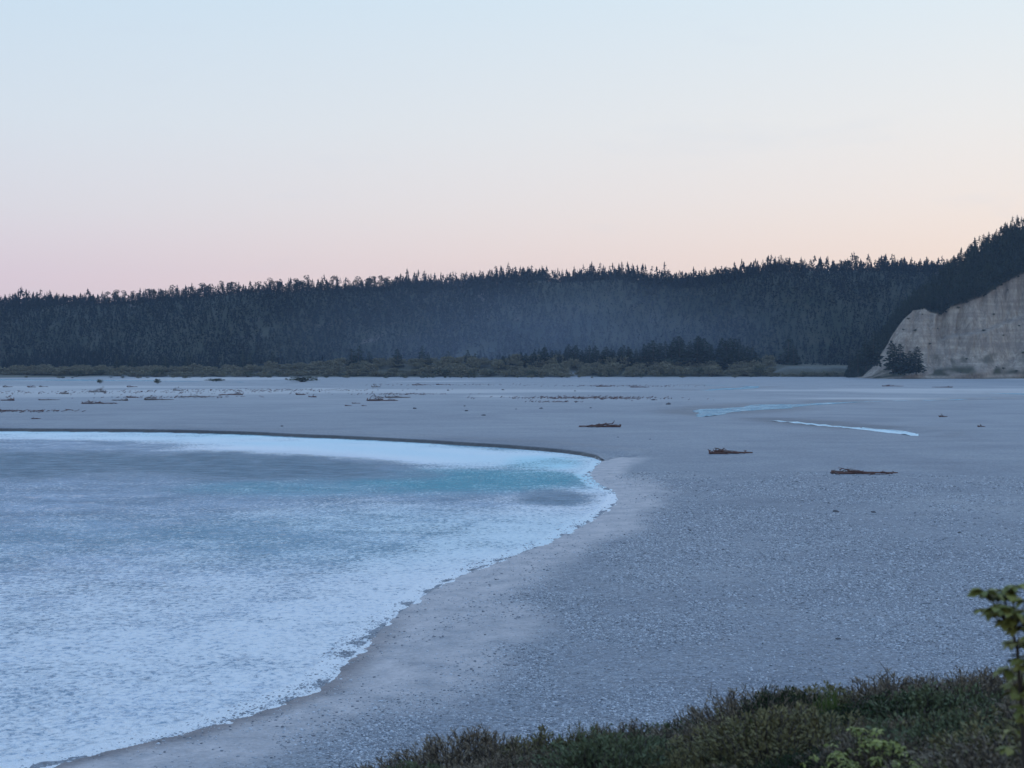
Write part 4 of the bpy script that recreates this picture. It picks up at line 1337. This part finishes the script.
# the sapling whose leafy branch reaches into the picture
def sapling():
    r = np.random.default_rng(901)
    d = 10.5
    az = math.atan((1042 - 512) / F)
    bx, by = d * sin(az), d * cos(az)
    bz = gz_(bx, by)
    root = empty('sapling', (bx, by, bz), 0)
    tag(root, 'slender sapling with broad olive leaves rising above the thicket in front of the gravel', 'sapling')
    def L_(px, py):
        x, z = PZ(px, py, by + random.uniform(-.12, .12))
        return np.array([x - bx, 0.0, z - bz])
    st = MB()
    top = L_(1013, 616)
    P = [np.array([0, 0, -.1]), L_(1030, 760), L_(1022, 695), L_(1019, 650), top, L_(1003, 592)]
    v, q, t = tube(P, [.022, .018, .014, .011, .008, .005], 6); st.add(v, q, t)
    obj('trunk', st.build('sapling_trunk', M['twig']), root)
    sm = MB(); C = []; D = []; LL = []
    heads = [(984, 590), (982, 600), (988, 609), (1001, 607), (998, 598), (1007, 592), (1016, 586), (1010, 601), (1019, 597), (1018, 609), (1008, 614), (1022, 618), (1019, 628), (1027, 634),
             (1018, 655), (1021, 664), (993, 602), (996, 612), (1004, 620), (990, 594), (1012, 594), (1014, 640), (1023, 645), (1014, 672), (1012, 690), (1026, 650), (1024, 678), (1020, 690), (1017, 704), (1024, 716), (1020, 735), (1038, 600), (1046, 615), (1050, 640), (1044, 580), (1060, 600), (1050, 670), (1045, 700), (1036, 745), (1014, 750)]
    for hx, hy in heads:
        hd = L_(hx, hy) + [0, r.normal(0, .10), 0]
        b = np.array(P[3]) if hy < 640 else np.array(P[2]) if hy < 700 else np.array(P[1])
        if hy < 625: b = (np.array(P[3]) + top) / 2
        mid = (b + hd) / 2 + [0, 0, -.02]
        v, q, t = tube([b, mid, hd], [.006, .005, .003], 5); sm.add(v, q, t)
        n = int(r.integers(8, 12))
        for j in range(n):
            a = 6.283 * j / n + r.normal(0, .3)
            dd = np.array([cos(a), sin(a), r.uniform(-.45, .15)])
            C.append(hd + dd * .01); D.append(dd); LL.append(r.uniform(.075, .125))
    obj('twigs', sm.build('sapling_twigs', M['twig']), root)
    C = np.array(C); D = np.array(D); n = len(C); D /= np.linalg.norm(D, axis=1, keepdims=True)
    S = np.cross(D, [0, 0, 1.0]) + r.normal(0, .2, (n, 3)); S /= np.linalg.norm(S, axis=1, keepdims=True)
    N = np.cross(S, D); L = np.array(LL)[:, None]; W = L * .30
    pts = [C, C + D * L * .3 + S * W * .85 + N * W * .25, C + D * L * .65 + S * W + N * W * .1, C + D * L - N * L * .2, C + D * L * .65 - S * W + N * W * .1, C + D * L * .3 - S * W * .85 + N * W * .25, C + D * L * .5]
    V = np.stack(pts, 1).reshape(-1, 3); base = np.arange(n)[:, None] * 7
    Q = np.vstack([base + [0, 1, 2, 6], base + [6, 2, 3, 4], base + [0, 6, 4, 5]])
    m = MB(); m.add(V, Q)
    obj('foliage', m.build('sapling_foliage', M['branchleaf']), root)


sapling()

# rank grass between the shrubs: a mass
ng = 26000
d = rng.uniform(8, 24, ng); az = np.radians(rng.uniform(-12, 40, ng))
gx, gy = d * np.sin(az), d * np.cos(az)
gzv = terrain(gx, gy)[0]
C = np.column_stack([gx, gy, gzv - .02]); D = np.column_stack([rng.normal(0, .25, ng), rng.normal(0, .25, ng), np.ones(ng)])
Lg = rng.uniform(.18, .42, ng)
v, q = leaf_quads(C, D, Lg, .016, rng, .25)
m = MB(); m.add(v, q)
tag(obj('grass', m.build('grass', M['grass'])), 'rank brown grass growing between the shrubs of the near bank', kind='stuff')

# ------------------------------------------------------------------ air
HAZE = .62e-4
def box(name, x0, x1, y0, y1, z0, z1):
    v = [(x, y, z) for z in (z0, z1) for y in (y0, y1) for x in (x0, x1)]
    f = np.array([(0, 2, 3, 1), (4, 5, 7, 6), (0, 1, 5, 4), (2, 6, 7, 3), (0, 4, 6, 2), (1, 3, 7, 5)])
    return mesh(name, v, f)


hz = box('haze', -3700, 3700, -3700, 3700, -3.0, 250.0)
hm = bpy.data.materials.new('haze'); hm.use_nodes = True
nt = NT(hm.node_tree); nt.n.clear()
out = nt.node('ShaderNodeOutputMaterial')
vp = nt.node('ShaderNodeVolumePrincipled', Density=HAZE, Anisotropy=.0)
vp.inputs['Color'].default_value = (.50, .70, .95, 1)
nt.l.new(vp.outputs[0], out.inputs['Volume'])
hz.materials.append(hm)
tag(obj('haze', hz), 'thin blue evening haze filling the valley', kind='stuff')

# blown dust over the far gravel, thickest before the middle of the hill
import bmesh
bm = bmesh.new(); bmesh.ops.create_icosphere(bm, subdivisions=4, radius=1)
dm = bpy.data.meshes.new('dust'); bm.to_mesh(dm); bm.free()
mt = bpy.data.materials.new('dust'); mt.use_nodes = True
nt = NT(mt.node_tree); nt.n.clear()
out = nt.node('ShaderNodeOutputMaterial')
tc = nt.node('ShaderNodeTexCoord')
ln = nt.node('ShaderNodeVectorMath', operation='LENGTH'); nt.l.new(tc.outputs['Object'], ln.inputs[0])
f = nt.math('SUBTRACT', 1.0, ln.outputs['Value'], clamp=True)
f = nt.math('MULTIPLY', nt.math('POWER', f, 1.2), .0085)
nz = nt.noise(nt.scale(tc.outputs['Object'], 1.6, .8, 1.2), 1.6, 2, .5)
f = nt.math('MULTIPLY', f, nt.ramp(nz, [(.3, .45), (.7, 1.0)]))
vp = nt.node('ShaderNodeVolumePrincipled', Anisotropy=.0)
nt.put(vp.inputs['Density'], f)
vp.inputs['Color'].default_value = (.58, .72, .95, 1)
nt.l.new(vp.outputs[0], out.inputs['Volume'])
dm.materials.append(mt)
o = obj('dust', dm, None, ((540 - 512) / F * 1432, 1432, 30))
o.scale = (330, 46, 95)
tag(o, 'pale dust blowing across the foot of the hill', kind='stuff')

# ------------------------------------------------------------------ sky
w = bpy.data.worlds.new('World'); sc.world = w; w.use_nodes = True
nt = NT(w.node_tree); nt.n.clear()
tc = nt.node('ShaderNodeTexCoord')
sep = nt.node('ShaderNodeSeparateXYZ'); nt.l.new(tc.outputs['Generated'], sep.inputs[0])
zc = sep.outputs[2]
left = nt.ramp(zc, [(0, s2l(212, 192, 206)), (.055, s2l(226, 206, 217)), (.10, s2l(221, 217, 224)), (.16, s2l(214, 223, 232)), (.25, s2l(200, 221, 237)), (.55, s2l(180, 212, 250)), (1.0, s2l(146, 192, 252))])
right = nt.ramp(zc, [(0, s2l(246, 214, 196)), (.065, s2l(252, 225, 208)), (.11, s2l(245, 230, 220)), (.16, s2l(238, 233, 228)), (.25, s2l(222, 233, 238)), (.55, s2l(184, 214, 250)), (1.0, s2l(146, 192, 252))])
fx = nt.ramp(nt.math('ADD', nt.math('MULTIPLY', sep.outputs[0], 1.35), .58, clamp=True), [(0, 0.0), (.5, .5), (1, 1.0)])
col = nt.mix(fx, left, right)
# the faintest shreds of high cloud
cn = nt.noise(nt.scale(tc.outputs['Generated'], 2.2, 2.2, 9.0), 2.4, 5, .6, .3)
col = nt.mix(nt.ramp(cn, [(.58, 0.0), (.80, .28)]), col, s2l(205, 212, 224))
bg1 = nt.node('ShaderNodeBackground', Strength=1.0); nt.put(bg1.inputs[0], col)
sky = nt.node('ShaderNodeTexSky', sky_type='NISHITA')
sky.sun_disc = False; sky.sun_elevation = radians(4); sky.sun_rotation = radians(60); sky.altitude = 200; sky.air_density = 1.0; sky.dust_density = .6; sky.ozone_density = 3.0
bg2 = nt.node('ShaderNodeBackground', Strength=.03); nt.l.new(sky.outputs[0], bg2.inputs[0])
ad = nt.node('ShaderNodeAddShader'); nt.l.new(bg1.outputs[0], ad.inputs[0]); nt.l.new(bg2.outputs[0], ad.inputs[1])
out = nt.node('ShaderNodeOutputWorld'); nt.l.new(ad.outputs[0], out.inputs['Surface'])

# what is left of the sun: a wide weak glow low on the right
sl = bpy.data.lights.new('sun', 'SUN'); sl.energy = .12; sl.angle = radians(25); sl.color = (1.0, .78, .68)
so = bpy.data.objects.new('sun', sl); COL.objects.link(so)
az, el = radians(60), radians(4)
dv = Vector((-sin(az) * cos(el), -cos(az) * cos(el), -sin(el)))
so.rotation_euler = dv.to_track_quat('-Z', 'Y').to_euler()

# ------------------------------------------------------------------ render settings
sc.view_settings.view_transform = 'Standard'
sc.view_settings.look = 'None'
sc.view_settings.gamma = 1
sc.view_settings.exposure = 0
sc.render.engine = 'CYCLES'
cy = sc.cycles
cy.use_denoising = True
cy.max_bounces = 5; cy.diffuse_bounces = 2; cy.glossy_bounces = 2; cy.transmission_bounces = 2
cy.volume_bounces = 1; cy.transparent_max_bounces = 4
cy.volume_step_rate = 4.0; cy.volume_max_steps = 64
